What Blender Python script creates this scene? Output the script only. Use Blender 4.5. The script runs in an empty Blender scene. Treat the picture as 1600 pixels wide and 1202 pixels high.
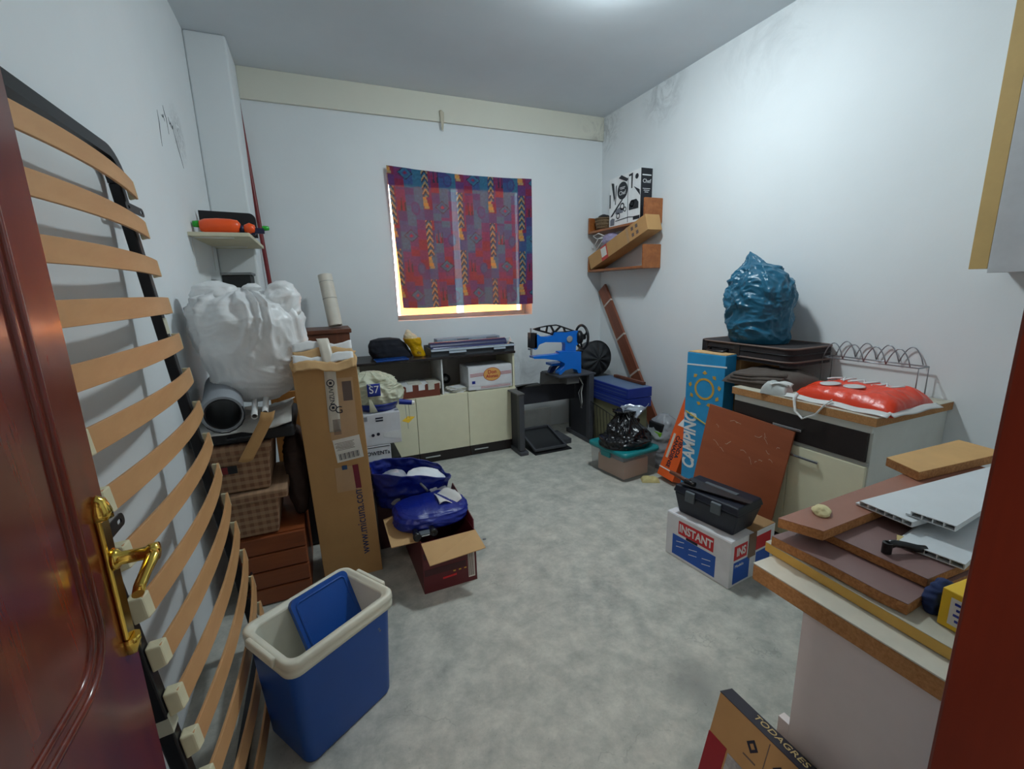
import bpy, bmesh, math, random
from math import sin, cos, pi, radians, sqrt, atan2
from mathutils import Vector, Matrix, noise

random.seed(7)
SC = bpy.context.scene
COL = SC.collection

# ------------------------------------------------------------------ camera
cam_data = bpy.data.cameras.new('camera')
cam_data.sensor_fit = 'HORIZONTAL'
cam_data.sensor_width = 36.0
cam_data.lens = 15.75
cam_data.clip_start = 0.01
cam = bpy.data.objects.new('camera', cam_data)
COL.objects.link(cam)
RIGHT = Vector((0.91816878, -0.39527173, -0.02695095))
DOWN = Vector((-0.1072555, -0.18250352, -0.97733757))
FWD = Vector((0.38139527, 0.90025148, -0.2099641))
cm = Matrix.Identity(4)
for r in range(3):
    cm[r][0] = RIGHT[r]; cm[r][1] = -DOWN[r]; cm[r][2] = -FWD[r]
cm[0][3], cm[1][3], cm[2][3] = 0.0, 0.0, 1.45
cam.matrix_world = cm
SC.camera = cam

# ------------------------------------------------------------------ world and exposure
world = bpy.data.worlds.new('daylight'); SC.world = world
world.use_nodes = True
bg = world.node_tree.nodes['Background']
bg.inputs['Color'].default_value = (0.93, 0.97, 1.0, 1)
bg.inputs['Strength'].default_value = 9.0
SC.view_settings.view_transform = 'Standard'
SC.view_settings.look = 'None'
SC.view_settings.gamma = 1.0
SC.view_settings.use_curve_mapping = False
SC.view_settings.exposure = 0.58
LAMP_STRENGTH = 135.0
HALL_FILL_STRENGTH = 105.0
LAMP_COLOR = (0.835, 0.958, 1.0)

# room dimensions (metres); camera stands in the doorway of the front wall
L, R, D, H = -0.58, 2.788, 4.10, 3.063

# ------------------------------------------------------------------ colour and materials
def lin(c):
    out = []
    for v in c[:3]:
        v = v / 255.0
        out.append(v / 12.92 if v <= 0.04045 else ((v + 0.055) / 1.055) ** 2.4)
    return tuple(out) + (1.0,)

MATS = {}
def _mix(nt, a, b, fac, mode='MIX'):
    n = nt.nodes.new('ShaderNodeMix'); n.data_type = 'RGBA'; n.blend_type = mode
    for sock, v in ((n.inputs[6], a), (n.inputs[7], b), (n.inputs[0], fac)):
        if hasattr(v, 'links'):
            nt.links.new(v, sock)
        else:
            sock.default_value = v
    return n.outputs[2]

def _noise(nt, scale, detail=3.0, rough=0.55, vec=None, dist=0.0):
    n = nt.nodes.new('ShaderNodeTexNoise')
    n.inputs['Scale'].default_value = scale
    n.inputs['Detail'].default_value = detail
    n.inputs['Roughness'].default_value = rough
    n.inputs['Distortion'].default_value = dist
    if vec is not None: nt.links.new(vec, n.inputs['Vector'])
    return n.outputs['Fac']

def _ramp(nt, fac, stops, interp='LINEAR'):
    n = nt.nodes.new('ShaderNodeValToRGB'); cr = n.color_ramp; cr.interpolation = interp
    while len(cr.elements) < len(stops): cr.elements.new(0.5)
    for e, (p, c) in zip(cr.elements, stops):
        e.position = p; e.color = c
    nt.links.new(fac, n.inputs['Fac'])
    return n.outputs['Color']

def _coord(nt, kind='Object', scale=None):
    tc = nt.nodes.new('ShaderNodeTexCoord')
    if scale is None: return tc.outputs[kind]
    mp = nt.nodes.new('ShaderNodeMapping')
    mp.inputs['Scale'].default_value = scale
    nt.links.new(tc.outputs[kind], mp.inputs['Vector'])
    return mp.outputs['Vector']

def _math(nt, op, a, b=None):
    n = nt.nodes.new('ShaderNodeMath'); n.operation = op
    for i, v in enumerate((a, b)):
        if v is None: continue
        if hasattr(v, 'links'): nt.links.new(v, n.inputs[i])
        else: n.inputs[i].default_value = v
    return n.outputs[0]

def _bump(nt, bsdf, height, strength, dist=0.01):
    b = nt.nodes.new('ShaderNodeBump')
    b.inputs['Strength'].default_value = strength
    b.inputs['Distance'].default_value = dist
    nt.links.new(height, b.inputs['Height'])
    nt.links.new(b.outputs['Normal'], bsdf.inputs['Normal'])

def new_mat(name):
    m = bpy.data.materials.new(name); m.use_nodes = True
    nt = m.node_tree
    return m, nt, nt.nodes['Principled BSDF']

def mat(name, col, rough=0.6, metal=0.0, var=0.07, vs=9.0, bump=0.0, bs=60.0, coat=0.0,
        alpha=1.0, trans=0.0, attr=None, emit=0.0, sheen=0.0, spec=None):
    if name in MATS: return MATS[name]
    m, nt, b = new_mat(name)
    c = lin(col)
    vec = _coord(nt)
    f = _noise(nt, vs, 4.0, 0.6, vec)
    lo = tuple(max(0, x * (1 - var)) for x in c[:3]) + (1,)
    hi = tuple(min(1, x * (1 + var)) for x in c[:3]) + (1,)
    colr = _ramp(nt, f, [(0.3, lo), (0.7, hi)])
    if attr:
        a = nt.nodes.new('ShaderNodeAttribute'); a.attribute_name = attr
        colr = a.outputs['Color']
    nt.links.new(colr, b.inputs['Base Color'])
    b.inputs['Roughness'].default_value = rough
    b.inputs['Metallic'].default_value = metal
    if spec is not None: b.inputs['Specular IOR Level'].default_value = spec
    if coat: b.inputs['Coat Weight'].default_value = coat; b.inputs['Coat Roughness'].default_value = 0.12
    if sheen: b.inputs['Sheen Weight'].default_value = sheen
    if trans: b.inputs['Transmission Weight'].default_value = trans
    if alpha < 1: b.inputs['Alpha'].default_value = alpha
    if emit:
        b.inputs['Emission Color'].default_value = c; b.inputs['Emission Strength'].default_value = emit
    if bump:
        _bump(nt, b, _noise(nt, bs, 4.0, 0.6, vec), bump)
    MATS[name] = m
    return m

def wood(name, dark, light, rough=0.45, axis=0, scale=6.0, coat=0.0, stretch=12.0, bump=0.05, spec=None):
    """grain runs along the given local axis"""
    if name in MATS: return MATS[name]
    m, nt, b = new_mat(name)
    s = [scale * stretch / 3] * 3; s[axis] = scale / 3
    vec = _coord(nt, 'Object', s)
    f = _noise(nt, 1.0, 6.0, 0.62, vec, 0.6)
    nt.links.new(_ramp(nt, f, [(0.28, lin(dark)), (0.52, lin([(a + c) / 2 for a, c in zip(dark, light)])), (0.75, lin(light))]), b.inputs['Base Color'])
    b.inputs['Roughness'].default_value = rough
    if spec is not None: b.inputs['Specular IOR Level'].default_value = spec
    if coat: b.inputs['Coat Weight'].default_value = coat; b.inputs['Coat Roughness'].default_value = 0.15
    if bump: _bump(nt, b, f, bump, 0.004)
    MATS[name] = m
    return m

def speckle(name, c1, c2, scale=160.0, rough=0.85):
    if name in MATS: return MATS[name]
    m, nt, b = new_mat(name)
    vec = _coord(nt)
    f = _noise(nt, scale, 5.0, 0.75, vec)
    g = _noise(nt, scale * 0.12, 3.0, 0.6, vec)
    base = _ramp(nt, f, [(0.35, lin(c1)), (0.65, lin(c2))])
    nt.links.new(_mix(nt, base, tuple(x * 0.72 for x in lin(c1)[:3]) + (1,), _math(nt, 'MULTIPLY', g, 0.5)), b.inputs['Base Color'])
    b.inputs['Roughness'].default_value = rough
    _bump(nt, b, f, 0.25, 0.003)
    MATS[name] = m
    return m

def film(name, col, rough=0.3, transparency=0.2, translucency=0.3, bump=0.3, bs=35.0, var=0.06, attr=None):
    """thin plastic film or cloth that lets some light through"""
    if name in MATS: return MATS[name]
    m, nt, b = new_mat(name)
    out = nt.nodes['Material Output']
    vec = _coord(nt)
    c = lin(col)
    f = _noise(nt, 10.0, 3.0, 0.6, vec)
    colr = _ramp(nt, f, [(0.3, tuple(x * (1 - var) for x in c[:3]) + (1,)), (0.7, tuple(min(1, x * (1 + var)) for x in c[:3]) + (1,))])
    if attr:
        a = nt.nodes.new('ShaderNodeAttribute'); a.attribute_name = attr; colr = a.outputs['Color']
    nt.links.new(colr, b.inputs['Base Color'])
    b.inputs['Roughness'].default_value = rough
    if bump: _bump(nt, b, _noise(nt, bs, 5.0, 0.65, vec, 0.8), bump)
    tl = nt.nodes.new('ShaderNodeBsdfTranslucent'); nt.links.new(colr, tl.inputs['Color'])
    tp = nt.nodes.new('ShaderNodeBsdfTransparent'); tp.inputs['Color'].default_value = (1, 1, 1, 1)
    m1 = nt.nodes.new('ShaderNodeMixShader'); m1.inputs[0].default_value = translucency
    nt.links.new(b.outputs[0], m1.inputs[1]); nt.links.new(tl.outputs[0], m1.inputs[2])
    m2 = nt.nodes.new('ShaderNodeMixShader'); m2.inputs[0].default_value = transparency
    nt.links.new(m1.outputs[0], m2.inputs[1]); nt.links.new(tp.outputs[0], m2.inputs[2])
    nt.links.new(m2.outputs[0], out.inputs['Surface'])
    MATS[name] = m
    return m

def plaid(name, base, dark, lightc, period=0.03):
    m, nt, b = new_mat(name)
    vec = _coord(nt)
    sep = nt.nodes.new('ShaderNodeSeparateXYZ'); nt.links.new(vec, sep.inputs[0])
    def stripe(o, duty):
        s = _math(nt, 'FRACT', _math(nt, 'DIVIDE', o, period))
        return _math(nt, 'LESS_THAN', s, duty)
    h = stripe(sep.outputs['X'], 0.5); v = stripe(sep.outputs['Z'], 0.5); y = stripe(sep.outputs['Y'], 0.5)
    c = _mix(nt, lin(base), lin(dark), _math(nt, 'MULTIPLY', h, 0.55))
    c = _mix(nt, c, lin(lightc), _math(nt, 'MULTIPLY', v, 0.45))
    nt.links.new(c, b.inputs['Base Color']); b.inputs['Roughness'].default_value = 0.9
    MATS[name] = m
    return m

# ------------------------------------------------------------------ mesh building
class MB:
    def __init__(self): self.v, self.f, self.fm, self.sm = [], [], [], []; self.cm = 0; self.cs = False
    def mi(self, i): self.cm = i; return self
    def add(self, vs, fs, smooth=None):
        o = len(self.v); self.v += [tuple(p) for p in vs]
        for q in fs:
            self.f.append(tuple(o + i for i in q)); self.fm.append(self.cm); self.sm.append(self.cs if smooth is None else smooth)
        return self
    def box(self, x0, x1, y0, y1, z0, z1):
        vs = [(x0, y0, z0), (x1, y0, z0), (x1, y1, z0), (x0, y1, z0), (x0, y0, z1), (x1, y0, z1), (x1, y1, z1), (x0, y1, z1)]
        return self.add(vs, [(0, 3, 2, 1), (4, 5, 6, 7), (0, 1, 5, 4), (1, 2, 6, 5), (2, 3, 7, 6), (3, 0, 4, 7)])
    def hexa(self, b, t):
        return self.add(list(b) + list(t), [(0, 3, 2, 1), (4, 5, 6, 7), (0, 1, 5, 4), (1, 2, 6, 5), (2, 3, 7, 6), (3, 0, 4, 7)])
    def obox(self, c, a, b, n, sa, sb, sn):
        """box centred at c with axes a, b, n and full sizes sa, sb, sn"""
        c, a, b, n = Vector(c), Vector(a).normalized() * sa / 2, Vector(b).normalized() * sb / 2, Vector(n).normalized() * sn / 2
        return self.hexa([c - a - b - n, c + a - b - n, c + a + b - n, c - a + b - n], [c - a - b + n, c + a - b + n, c + a + b + n, c - a + b + n])
    def bar(self, p, q, w, t, side=(0, 0, 1)):
        """rectangular bar from p to q, t thick along side, w wide across"""
        p, q = Vector(p), Vector(q); d = q - p; s = Vector(side); s = s - d.normalized() * s.dot(d.normalized()); s.normalize()
        return self.obox((p + q) / 2, d, d.cross(s), s, d.length, w, t)
    def cyl(self, p, q, r0, r1=None, n=20, caps=True):
        r1 = r0 if r1 is None else r1
        p, q = Vector(p), Vector(q); d = (q - p).normalized()
        u = d.orthogonal().normalized(); w = d.cross(u)
        vs = []
        for c, r in ((p, r0), (q, r1)):
            for i in range(n):
                a = 2 * pi * i / n; vs.append(c + (u * cos(a) + w * sin(a)) * r)
        self.add(vs, [(i, (i + 1) % n, n + (i + 1) % n, n + i) for i in range(n)], True)
        if caps: self.add(vs, [tuple(range(n - 1, -1, -1)), tuple(range(n, 2 * n))], False)
        return self
    def pipe(self, p, q, ro, ri, n=28):
        """hollow pipe with wall thickness"""
        p, q = Vector(p), Vector(q); d = (q - p).normalized(); u = d.orthogonal().normalized(); w = d.cross(u); vs = []
        for c, r in ((p, ro), (q, ro), (q, ri), (p, ri)):
            for i in range(n):
                a = 2 * pi * i / n; vs.append(c + (u * cos(a) + w * sin(a)) * r)
        for k in range(4):
            k2 = (k + 1) % 4
            ring = [vs[k * n + i] for i in range(n)] + [vs[k2 * n + i] for i in range(n)]
            self.add(ring, [(i, (i + 1) % n, n + (i + 1) % n, n + i) for i in range(n)], k in (0, 2))
        return self
    def tube(self, pts, r, n=8, closed=False, caps=True, flat=1.0):
        pts = [Vector(p) for p in pts]; m = len(pts); vs = []
        rs = r if isinstance(r, (list, tuple)) else [r] * m
        u = None
        for i, p in enumerate(pts):
            if closed: d = pts[(i + 1) % m] - pts[i - 1]
            else: d = pts[min(i + 1, m - 1)] - pts[max(i - 1, 0)]
            d.normalize()
            if u is None: u = d.orthogonal().normalized()
            u = (u - d * u.dot(d)).normalized(); w = d.cross(u)
            for k in range(n):
                a = 2 * pi * k / n; vs.append(p + (u * cos(a) + w * sin(a) * flat) * rs[i])
        fs = []
        for i in range(m if closed else m - 1):
            j = (i + 1) % m
            for k in range(n):
                l = (k + 1) % n; fs.append((i * n + k, i * n + l, j * n + l, j * n + k))
        self.add(vs, fs, True)
        if caps and not closed:
            self.add([], []); o = len(self.v) - len(vs)
            for rng in (range(n - 1, -1, -1), range((m - 1) * n, m * n)):
                self.f.append(tuple(o + i for i in rng)); self.fm.append(self.cm); self.sm.append(False)
        return self
    def lathe(self, prof, c=(0, 0, 0), n=24, axis='Z', a0=0.0):
        vs = []
        for r, z in prof:
            for i in range(n):
                a = 2 * pi * i / n + a0
                p = (r * cos(a), r * sin(a), z)
                if axis == 'X': p = (p[2], p[0], p[1])
                elif axis == 'Y': p = (p[1], p[2], p[0])
                vs.append((c[0] + p[0], c[1] + p[1], c[2] + p[2]))
        m = len(prof); fs = []
        for j in range(m - 1):
            for i in range(n):
                k = (i + 1) % n; fs.append((j * n + i, j * n + k, (j + 1) * n + k, (j + 1) * n + i))
        self.add(vs, fs, True)
        o = len(self.v) - len(vs)
        if prof[0][0] > 1e-5: self.f.append(tuple(o + i for i in range(n - 1, -1, -1))); self.fm.append(self.cm); self.sm.append(False)
        if prof[-1][0] > 1e-5: self.f.append(tuple(o + (m - 1) * n + i for i in range(n))); self.fm.append(self.cm); self.sm.append(False)
        return self
    def prism(self, poly, a, b, axis='Z'):
        """polygon (2D, counter-clockwise) extruded from a to b along the axis"""
        def P(u, w, h):
            return {'Z': (u, w, h), 'Y': (u, h, w), 'X': (h, u, w)}[axis]
        n = len(poly)
        vs = [P(u, w, a) for u, w in poly] + [P(u, w, b) for u, w in poly]
        return self.add(vs, [tuple(range(n - 1, -1, -1)), tuple(range(n, 2 * n))] + [(i, (i + 1) % n, n + (i + 1) % n, n + i) for i in range(n)])
    def grid(self, fn, nu, nv, cu=False, smooth=True):
        vs = []
        for j in range(nv + 1):
            for i in range(nu if cu else nu + 1):
                vs.append(fn(i / nu, j / nv))
        W = nu if cu else nu + 1; fs = []
        for j in range(nv):
            for i in range(nu):
                k = (i + 1) % W if cu else i + 1
                fs.append((j * W + i, j * W + k, (j + 1) * W + k, (j + 1) * W + i))
        return self.add(vs, fs, smooth)
    def sack(self, c, rx, ry, h, prof, amp=0.02, freq=6.0, seed=0, nt=72, nz=52, sq=2.4, lean=(0, 0), lp=1.0, gather=0.0, tilt=None):
        """crumpled bag: rings of a rounded outline scaled by prof [(t, scale)]; gather adds pleats towards the top"""
        c = Vector(c); sd = Vector((seed * 7.1, seed * 3.3, seed * 1.7))
        def sc(t):
            for (t0, s0), (t1, s1) in zip(prof, prof[1:]):
                if t <= t1:
                    k = (t - t0) / (t1 - t0 + 1e-9); k = k * k * (3 - 2 * k) * 0.6 + k * 0.4
                    return s0 + (s1 - s0) * k
            return prof[-1][1]
        def fn(u, v):
            a = 2 * pi * u; s = sc(v)
            ca, sa = cos(a), sin(a)
            k = (abs(ca) ** sq + abs(sa) ** sq) ** (-1 / sq)
            p = Vector((ca * k * s * rx, sa * k * s * ry, v * h))
            q = p * freq + sd
            q = q + noise.noise_vector(q * 0.6) * 0.9
            def rg(x): return 1 - 2.4 * abs(noise.noise(x))
            w = rg(q) * 0.5 + rg(q * 2.1 + Vector((5, 2, 8))) * 0.32 + rg(q * 4.3) * 0.16 + noise.noise(p * freq * 0.4 + sd) * 0.9
            e = min(1.0, s * 1.5) * min(1.0, v * 6 + 0.15)
            if gather: w += gather * v * v * (1 - 2 * abs(sin(a * 7 + 1.3 * noise.noise(Vector((ca * 2, sa * 2, v * 2 + seed))) * 4)))
            d = Vector((ca, sa, 0.25)); p += d * amp * w * e
            p.z = max(p.z, 0.0)
            if tilt: p.z += h * v * (tilt[0] * ca + tilt[1] * sa) * s
            p.x += lean[0] * v ** lp; p.y += lean[1] * v ** lp
            return c + p
        o = len(self.v)
        self.grid(fn, nt, nz, cu=True)
        self.f.append(tuple(o + i for i in range(nt - 1, -1, -1))); self.fm.append(self.cm); self.sm.append(False)
        self.f.append(tuple(o + nz * nt + i for i in range(nt))); self.fm.append(self.cm); self.sm.append(True)
        return self
    def pillow(self, c, lx, ly, h, amp=0.01, freq=9.0, seed=0, n=40, outline=None, base=0.0, power=4.0, rz=0.0):
        """soft flat thing lying on a surface; outline(u,v) may move the footprint"""
        c = Vector(c); cr, sr = cos(rz), sin(rz)
        def fp(u, v):
            x, y = (u - 0.5) * lx, (v - 0.5) * ly
            if outline: x, y = outline(u, v, x, y)
            return c.x + x * cr - y * sr, c.y + x * sr + y * cr
        def top(u, v):
            x, y = fp(u, v)
            e = (1 - abs(2 * u - 1) ** power) * (1 - abs(2 * v - 1) ** power)
            q = Vector((x, y, seed * 2.7)) * freq
            w = (1 - 2.2 * abs(noise.noise(q))) * 0.7 + (1 - 2.2 * abs(noise.noise(q * 2.3))) * 0.35 + noise.noise(q * 0.4)
            return (x, y, c.z + base + max(0.002, h * max(e, 0) ** 0.5 + amp * w * max(e, 0) ** 0.3))
        def bot(u, v):
            x, y = fp(u, v); return (x, y, c.z)
        o = len(self.v)
        self.grid(top, n, n); W = n + 1; o2 = len(self.v)
        self.grid(lambda u, v: bot(1 - u, v), n, n, smooth=False)
        def T(i, j): return o + j * W + i
        def Bt(i, j): return o2 + j * W + (n - i)
        for i in range(n):
            for q in ((T(i, 0), Bt(i, 0), Bt(i + 1, 0), T(i + 1, 0)), (T(i + 1, n), Bt(i + 1, n), Bt(i, n), T(i, n)),
                      (T(0, i + 1), Bt(0, i + 1), Bt(0, i), T(0, i)), (T(n, i), Bt(n, i), Bt(n, i + 1), T(n, i + 1))):
                self.f.append(q); self.fm.append(self.cm); self.sm.append(True)
        return self
    def mesh(self, name):
        me = bpy.data.meshes.new(name); me.from_pydata(self.v, [], self.f)
        me.polygons.foreach_set('material_index', self.fm)
        me.polygons.foreach_set('use_smooth', self.sm)
        me.update(); return me
    def build(self, name, m, parent=None, bevel=0.0, seg=2, subsurf=0, solid=0.0, fix=False):
        me = self.mesh(name)
        for x in (m if isinstance(m, (list, tuple)) else [m]): me.materials.append(x)
        if fix:
            bm = bmesh.new(); bm.from_mesh(me); bmesh.ops.recalc_face_normals(bm, faces=bm.faces); bm.to_mesh(me); bm.free()
        return link(name, me, parent, bevel, seg, subsurf, solid)

def link(name, me, parent=None, bevel=0.0, seg=2, subsurf=0, solid=0.0):
    o = bpy.data.objects.new(name, me); COL.objects.link(o)
    if parent is not None: o.parent = parent
    if solid:
        md = o.modifiers.new('thickness', 'SOLIDIFY'); md.thickness = solid; md.offset = 0
    if subsurf:
        md = o.modifiers.new('smooth', 'SUBSURF'); md.levels = subsurf; md.render_levels = subsurf
    if bevel:
        md = o.modifiers.new('bevel', 'BEVEL'); md.width = bevel; md.segments = seg; md.limit_method = 'ANGLE'; md.angle_limit = radians(35)
    return o

def tag(o, label, cat, group=None, kind=None):
    o['label'] = label; o['category'] = cat
    if group: o['group'] = group
    if kind: o['kind'] = kind
    return o

def thing(name, label, cat, loc=(0, 0, 0), rz=0.0, group=None, basis=None):
    """Empty at the base of a thing that parents its parts; basis = (a, b, n) axes for leaning things"""
    o = bpy.data.objects.new(name, None); COL.objects.link(o); o.empty_display_size = 0.05
    if basis:
        m = Matrix.Identity(4)
        for k, ax in enumerate(basis):
            ax = Vector(ax).normalized()
            for r in range(3): m[r][k] = ax[r]
        m.translation = Vector(loc); o.matrix_world = m
    else:
        o.location = loc; o.rotation_euler = (0, 0, rz)
    return tag(o, label, cat, group)

def place(o, loc, rz=0.0):
    o.location = loc; o.rotation_euler = (0, 0, rz); return o

def struct(o): o['kind'] = 'structure'; return o

def copy_part(o, parent, loc=None):
    c = o.copy(); COL.objects.link(c); c.parent = parent
    if loc is not None: c.location = loc
    return c

def plate(outlines, th):
    """flat plate with holes from 2D outlines (first is the outside), thickness th along local z"""
    cu = bpy.data.curves.new('plate', 'CURVE'); cu.dimensions = '2D'; cu.fill_mode = 'BOTH'; cu.extrude = th / 2
    for ol in outlines:
        sp = cu.splines.new('POLY'); sp.points.add(len(ol) - 1)
        for p, (x, y) in zip(sp.points, ol): p.co = (x, y, 0, 1)
        sp.use_cyclic_u = True
    o = bpy.data.objects.new('plate', cu); COL.objects.link(o)
    dg = bpy.context.evaluated_depsgraph_get()
    me = bpy.data.meshes.new_from_object(o.evaluated_get(dg))
    bpy.data.objects.remove(o); bpy.data.curves.remove(cu)
    return me

def frame_m(o, r, u):
    r, u = Vector(r).normalized(), Vector(u).normalized(); n = r.cross(u)
    m = Matrix.Identity(4)
    for i in range(3): m[i][0], m[i][1], m[i][2] = r[i], u[i], n[i]
    m.translation = Vector(o); return m

def put_plate(name, outlines, th, m, parent, o, r, u, bevel=0.0):
    me = plate(outlines, th); me.transform(frame_m(o, r, u)); me.materials.clear(); me.materials.append(m)
    return link(name, me, parent, bevel)

def text(s, size, m, parent, o, r, u, name='lettering', depth=0.0006, ax=1.0, align='CENTER', shear=0.0, bold=0.0, space=1.0):
    """printed words as thin raised letters; o = centre, r = reading direction, u = up"""
    cu = bpy.data.curves.new('t', 'FONT'); cu.body = s; cu.size = size; cu.align_x = align; cu.align_y = 'CENTER'
    cu.extrude = depth; cu.shear = shear; cu.offset = bold; cu.space_character = space; cu.resolution_u = 3
    ob = bpy.data.objects.new('t', cu); COL.objects.link(ob)
    dg = bpy.context.evaluated_depsgraph_get()
    me = bpy.data.meshes.new_from_object(ob.evaluated_get(dg))
    bpy.data.objects.remove(ob); bpy.data.curves.remove(cu)
    me.transform(Matrix.Diagonal((ax, 1, 1, 1))); me.transform(frame_m(o, r, u))
    me.materials.clear(); me.materials.append(m)
    return link(name, me, parent)

def decal(name, m, parent, o, r, u, w, h, t=0.0012):
    r, u = Vector(r).normalized(), Vector(u).normalized()
    return MB().obox(o, r, u, r.cross(u), w, h, t).build(name, m, parent)

def rrect(x0, x1, y0, y1, r, n=5):
    pts = []
    for cx, cy, a in ((x1 - r, y0 + r, -90), (x1 - r, y1 - r, 0), (x0 + r, y1 - r, 90), (x0 + r, y0 + r, 180)):
        for i in range(n + 1):
            t = radians(a + 90 * i / n); pts.append((cx + r * cos(t), cy + r * sin(t)))
    return pts

def circle(cx, cy, r, n=24, ry=None):
    ry = r if ry is None else ry
    return [(cx + r * cos(2 * pi * i / n), cy + ry * sin(2 * pi * i / n)) for i in range(n)]
X, Y, Z = (1, 0, 0), (0, 1, 0), (0, 0, 1)
NX, NY = (-1, 0, 0), (0, -1, 0)

# ================================================================== THE SETTING
def wall_material(name, col, stains=(), amount=0.05, rough=0.85, bump=0.25):
    m, nt, b = new_mat(name)
    vec = _coord(nt)
    f = _noise(nt, 1.3, 4.0, 0.6, vec)
    c = lin(col)
    base = _ramp(nt, f, [(0.3, tuple(x * (1 - amount) for x in c[:3]) + (1,)), (0.7, c)])
    for (p, r, strength, sc) in stains:      # grime with its own ragged outline
        sub = nt.nodes.new('ShaderNodeVectorMath'); sub.operation = 'DISTANCE'
        nt.links.new(vec, sub.inputs[0]); sub.inputs[1].default_value = p
        d = _math(nt, 'DIVIDE', sub.outputs['Value'], r)
        g = _math(nt, 'SUBTRACT', 1.0, d)
        n1 = _noise(nt, sc, 5.0, 0.75, vec, 1.5)
        fac = _math(nt, 'MULTIPLY', _math(nt, 'MAXIMUM', g, 0.0), _math(nt, 'MAXIMUM', _math(nt, 'SUBTRACT', n1, 0.42), 0.0))
        fac = _math(nt, 'MINIMUM', _math(nt, 'MULTIPLY', fac, strength), 0.8)
        base = _mix(nt, base, lin((70, 78, 84)), fac)
    nt.links.new(base, b.inputs['Base Color'])
    b.inputs['Roughness'].default_value = rough
    b.inputs['Specular IOR Level'].default_value = 0.25
    h1 = _noise(nt, 55.0, 5.0, 0.6, vec); h2 = _noise(nt, 4.0, 3.0, 0.5, vec)
    _bump(nt, b, _math(nt, 'ADD', _math(nt, 'MULTIPLY', h1, 0.3), h2), bump, 0.006)
    return m

WALL = (232, 236, 238)
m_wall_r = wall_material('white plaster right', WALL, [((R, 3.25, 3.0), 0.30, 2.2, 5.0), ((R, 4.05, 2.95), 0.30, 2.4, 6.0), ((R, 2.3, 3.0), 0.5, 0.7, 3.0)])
m_wall_l = wall_material('white plaster left', WALL, [((L, 3.1, 2.3), 0.16, 3.0, 18.0)])
m_wall_b = wall_material('white plaster back', WALL, [((1.85, D, 0.6), 0.35, 1.6, 3.0)])
m_plain = wall_material('plain plaster', WALL)
m_ceil = wall_material('ceiling paint', (222, 228, 233), amount=0.07)
m_band = wall_material('cream beam paint', (226, 224, 210), [((2.75, 4.05, 2.95), 0.30, 2.2, 4.0)], amount=0.05)

def floor_material():
    m, nt, b = new_mat('grey concrete')
    vec = _coord(nt)
    big = _noise(nt, 2.2, 6.0, 0.7, vec)
    mid = _noise(nt, 9.0, 8.0, 0.72, vec, 0.15)
    fine = _noise(nt, 70.0, 4.0, 0.7, vec)
    c = _ramp(nt, mid, [(0.28, lin((140, 143, 138))), (0.48, lin((174, 175, 168))), (0.72, lin((212, 210, 200)))])
    c = _mix(nt, c, lin((190, 186, 173)), _math(nt, 'MULTIPLY', big, 0.45))
    c = _mix(nt, c, lin((96, 101, 102)), _math(nt, 'MULTIPLY', _math(nt, 'MAXIMUM', _math(nt, 'SUBTRACT', 0.42, big), 0.0), 2.6))
    c = _mix(nt, c, lin((110, 114, 112)), _math(nt, 'MULTIPLY', _math(nt, 'GREATER_THAN', fine, 0.66), 0.35))
    # hairline cracks
    vo = nt.nodes.new('ShaderNodeTexVoronoi'); vo.feature = 'DISTANCE_TO_EDGE'; vo.inputs['Scale'].default_value = 1.1
    add = nt.nodes.new('ShaderNodeVectorMath'); add.operation = 'ADD'
    nz = nt.nodes.new('ShaderNodeTexNoise'); nz.inputs['Scale'].default_value = 3.0; nz.inputs['Detail'].default_value = 5.0
    nt.links.new(vec, nz.inputs['Vector']); nt.links.new(vec, add.inputs[0]); nt.links.new(nz.outputs['Color'], add.inputs[1])
    nt.links.new(add.outputs[0], vo.inputs['Vector'])
    crack = _math(nt, 'LESS_THAN', vo.outputs['Distance'], 0.004)
    crack = _math(nt, 'MULTIPLY', crack, _math(nt, 'GREATER_THAN', big, 0.52))
    c = _mix(nt, c, lin((95, 97, 95)), _math(nt, 'MULTIPLY', crack, 0.2))
    # oil stain
    sub = nt.nodes.new('ShaderNodeVectorMath'); sub.operation = 'DISTANCE'; nt.links.new(vec, sub.inputs[0]); sub.inputs[1].default_value = (1.14, 1.02, 0)
    st = _math(nt, 'MAXIMUM', _math(nt, 'SUBTRACT', 1.0, _math(nt, 'DIVIDE', sub.outputs['Value'], 0.16)), 0.0)
    c = _mix(nt, c, lin((92, 96, 98)), _math(nt, 'MULTIPLY', _math(nt, 'MULTIPLY', st, mid), 1.0))
    nt.links.new(c, b.inputs['Base Color'])
    b.inputs['Roughness'].default_value = 0.62
    b.inputs['Specular IOR Level'].default_value = 0.35
    _bump(nt, b, _math(nt, 'ADD', mid, _math(nt, 'MULTIPLY', fine, 0.3)), 0.15, 0.004)
    return m
m_floor = floor_material()

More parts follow.
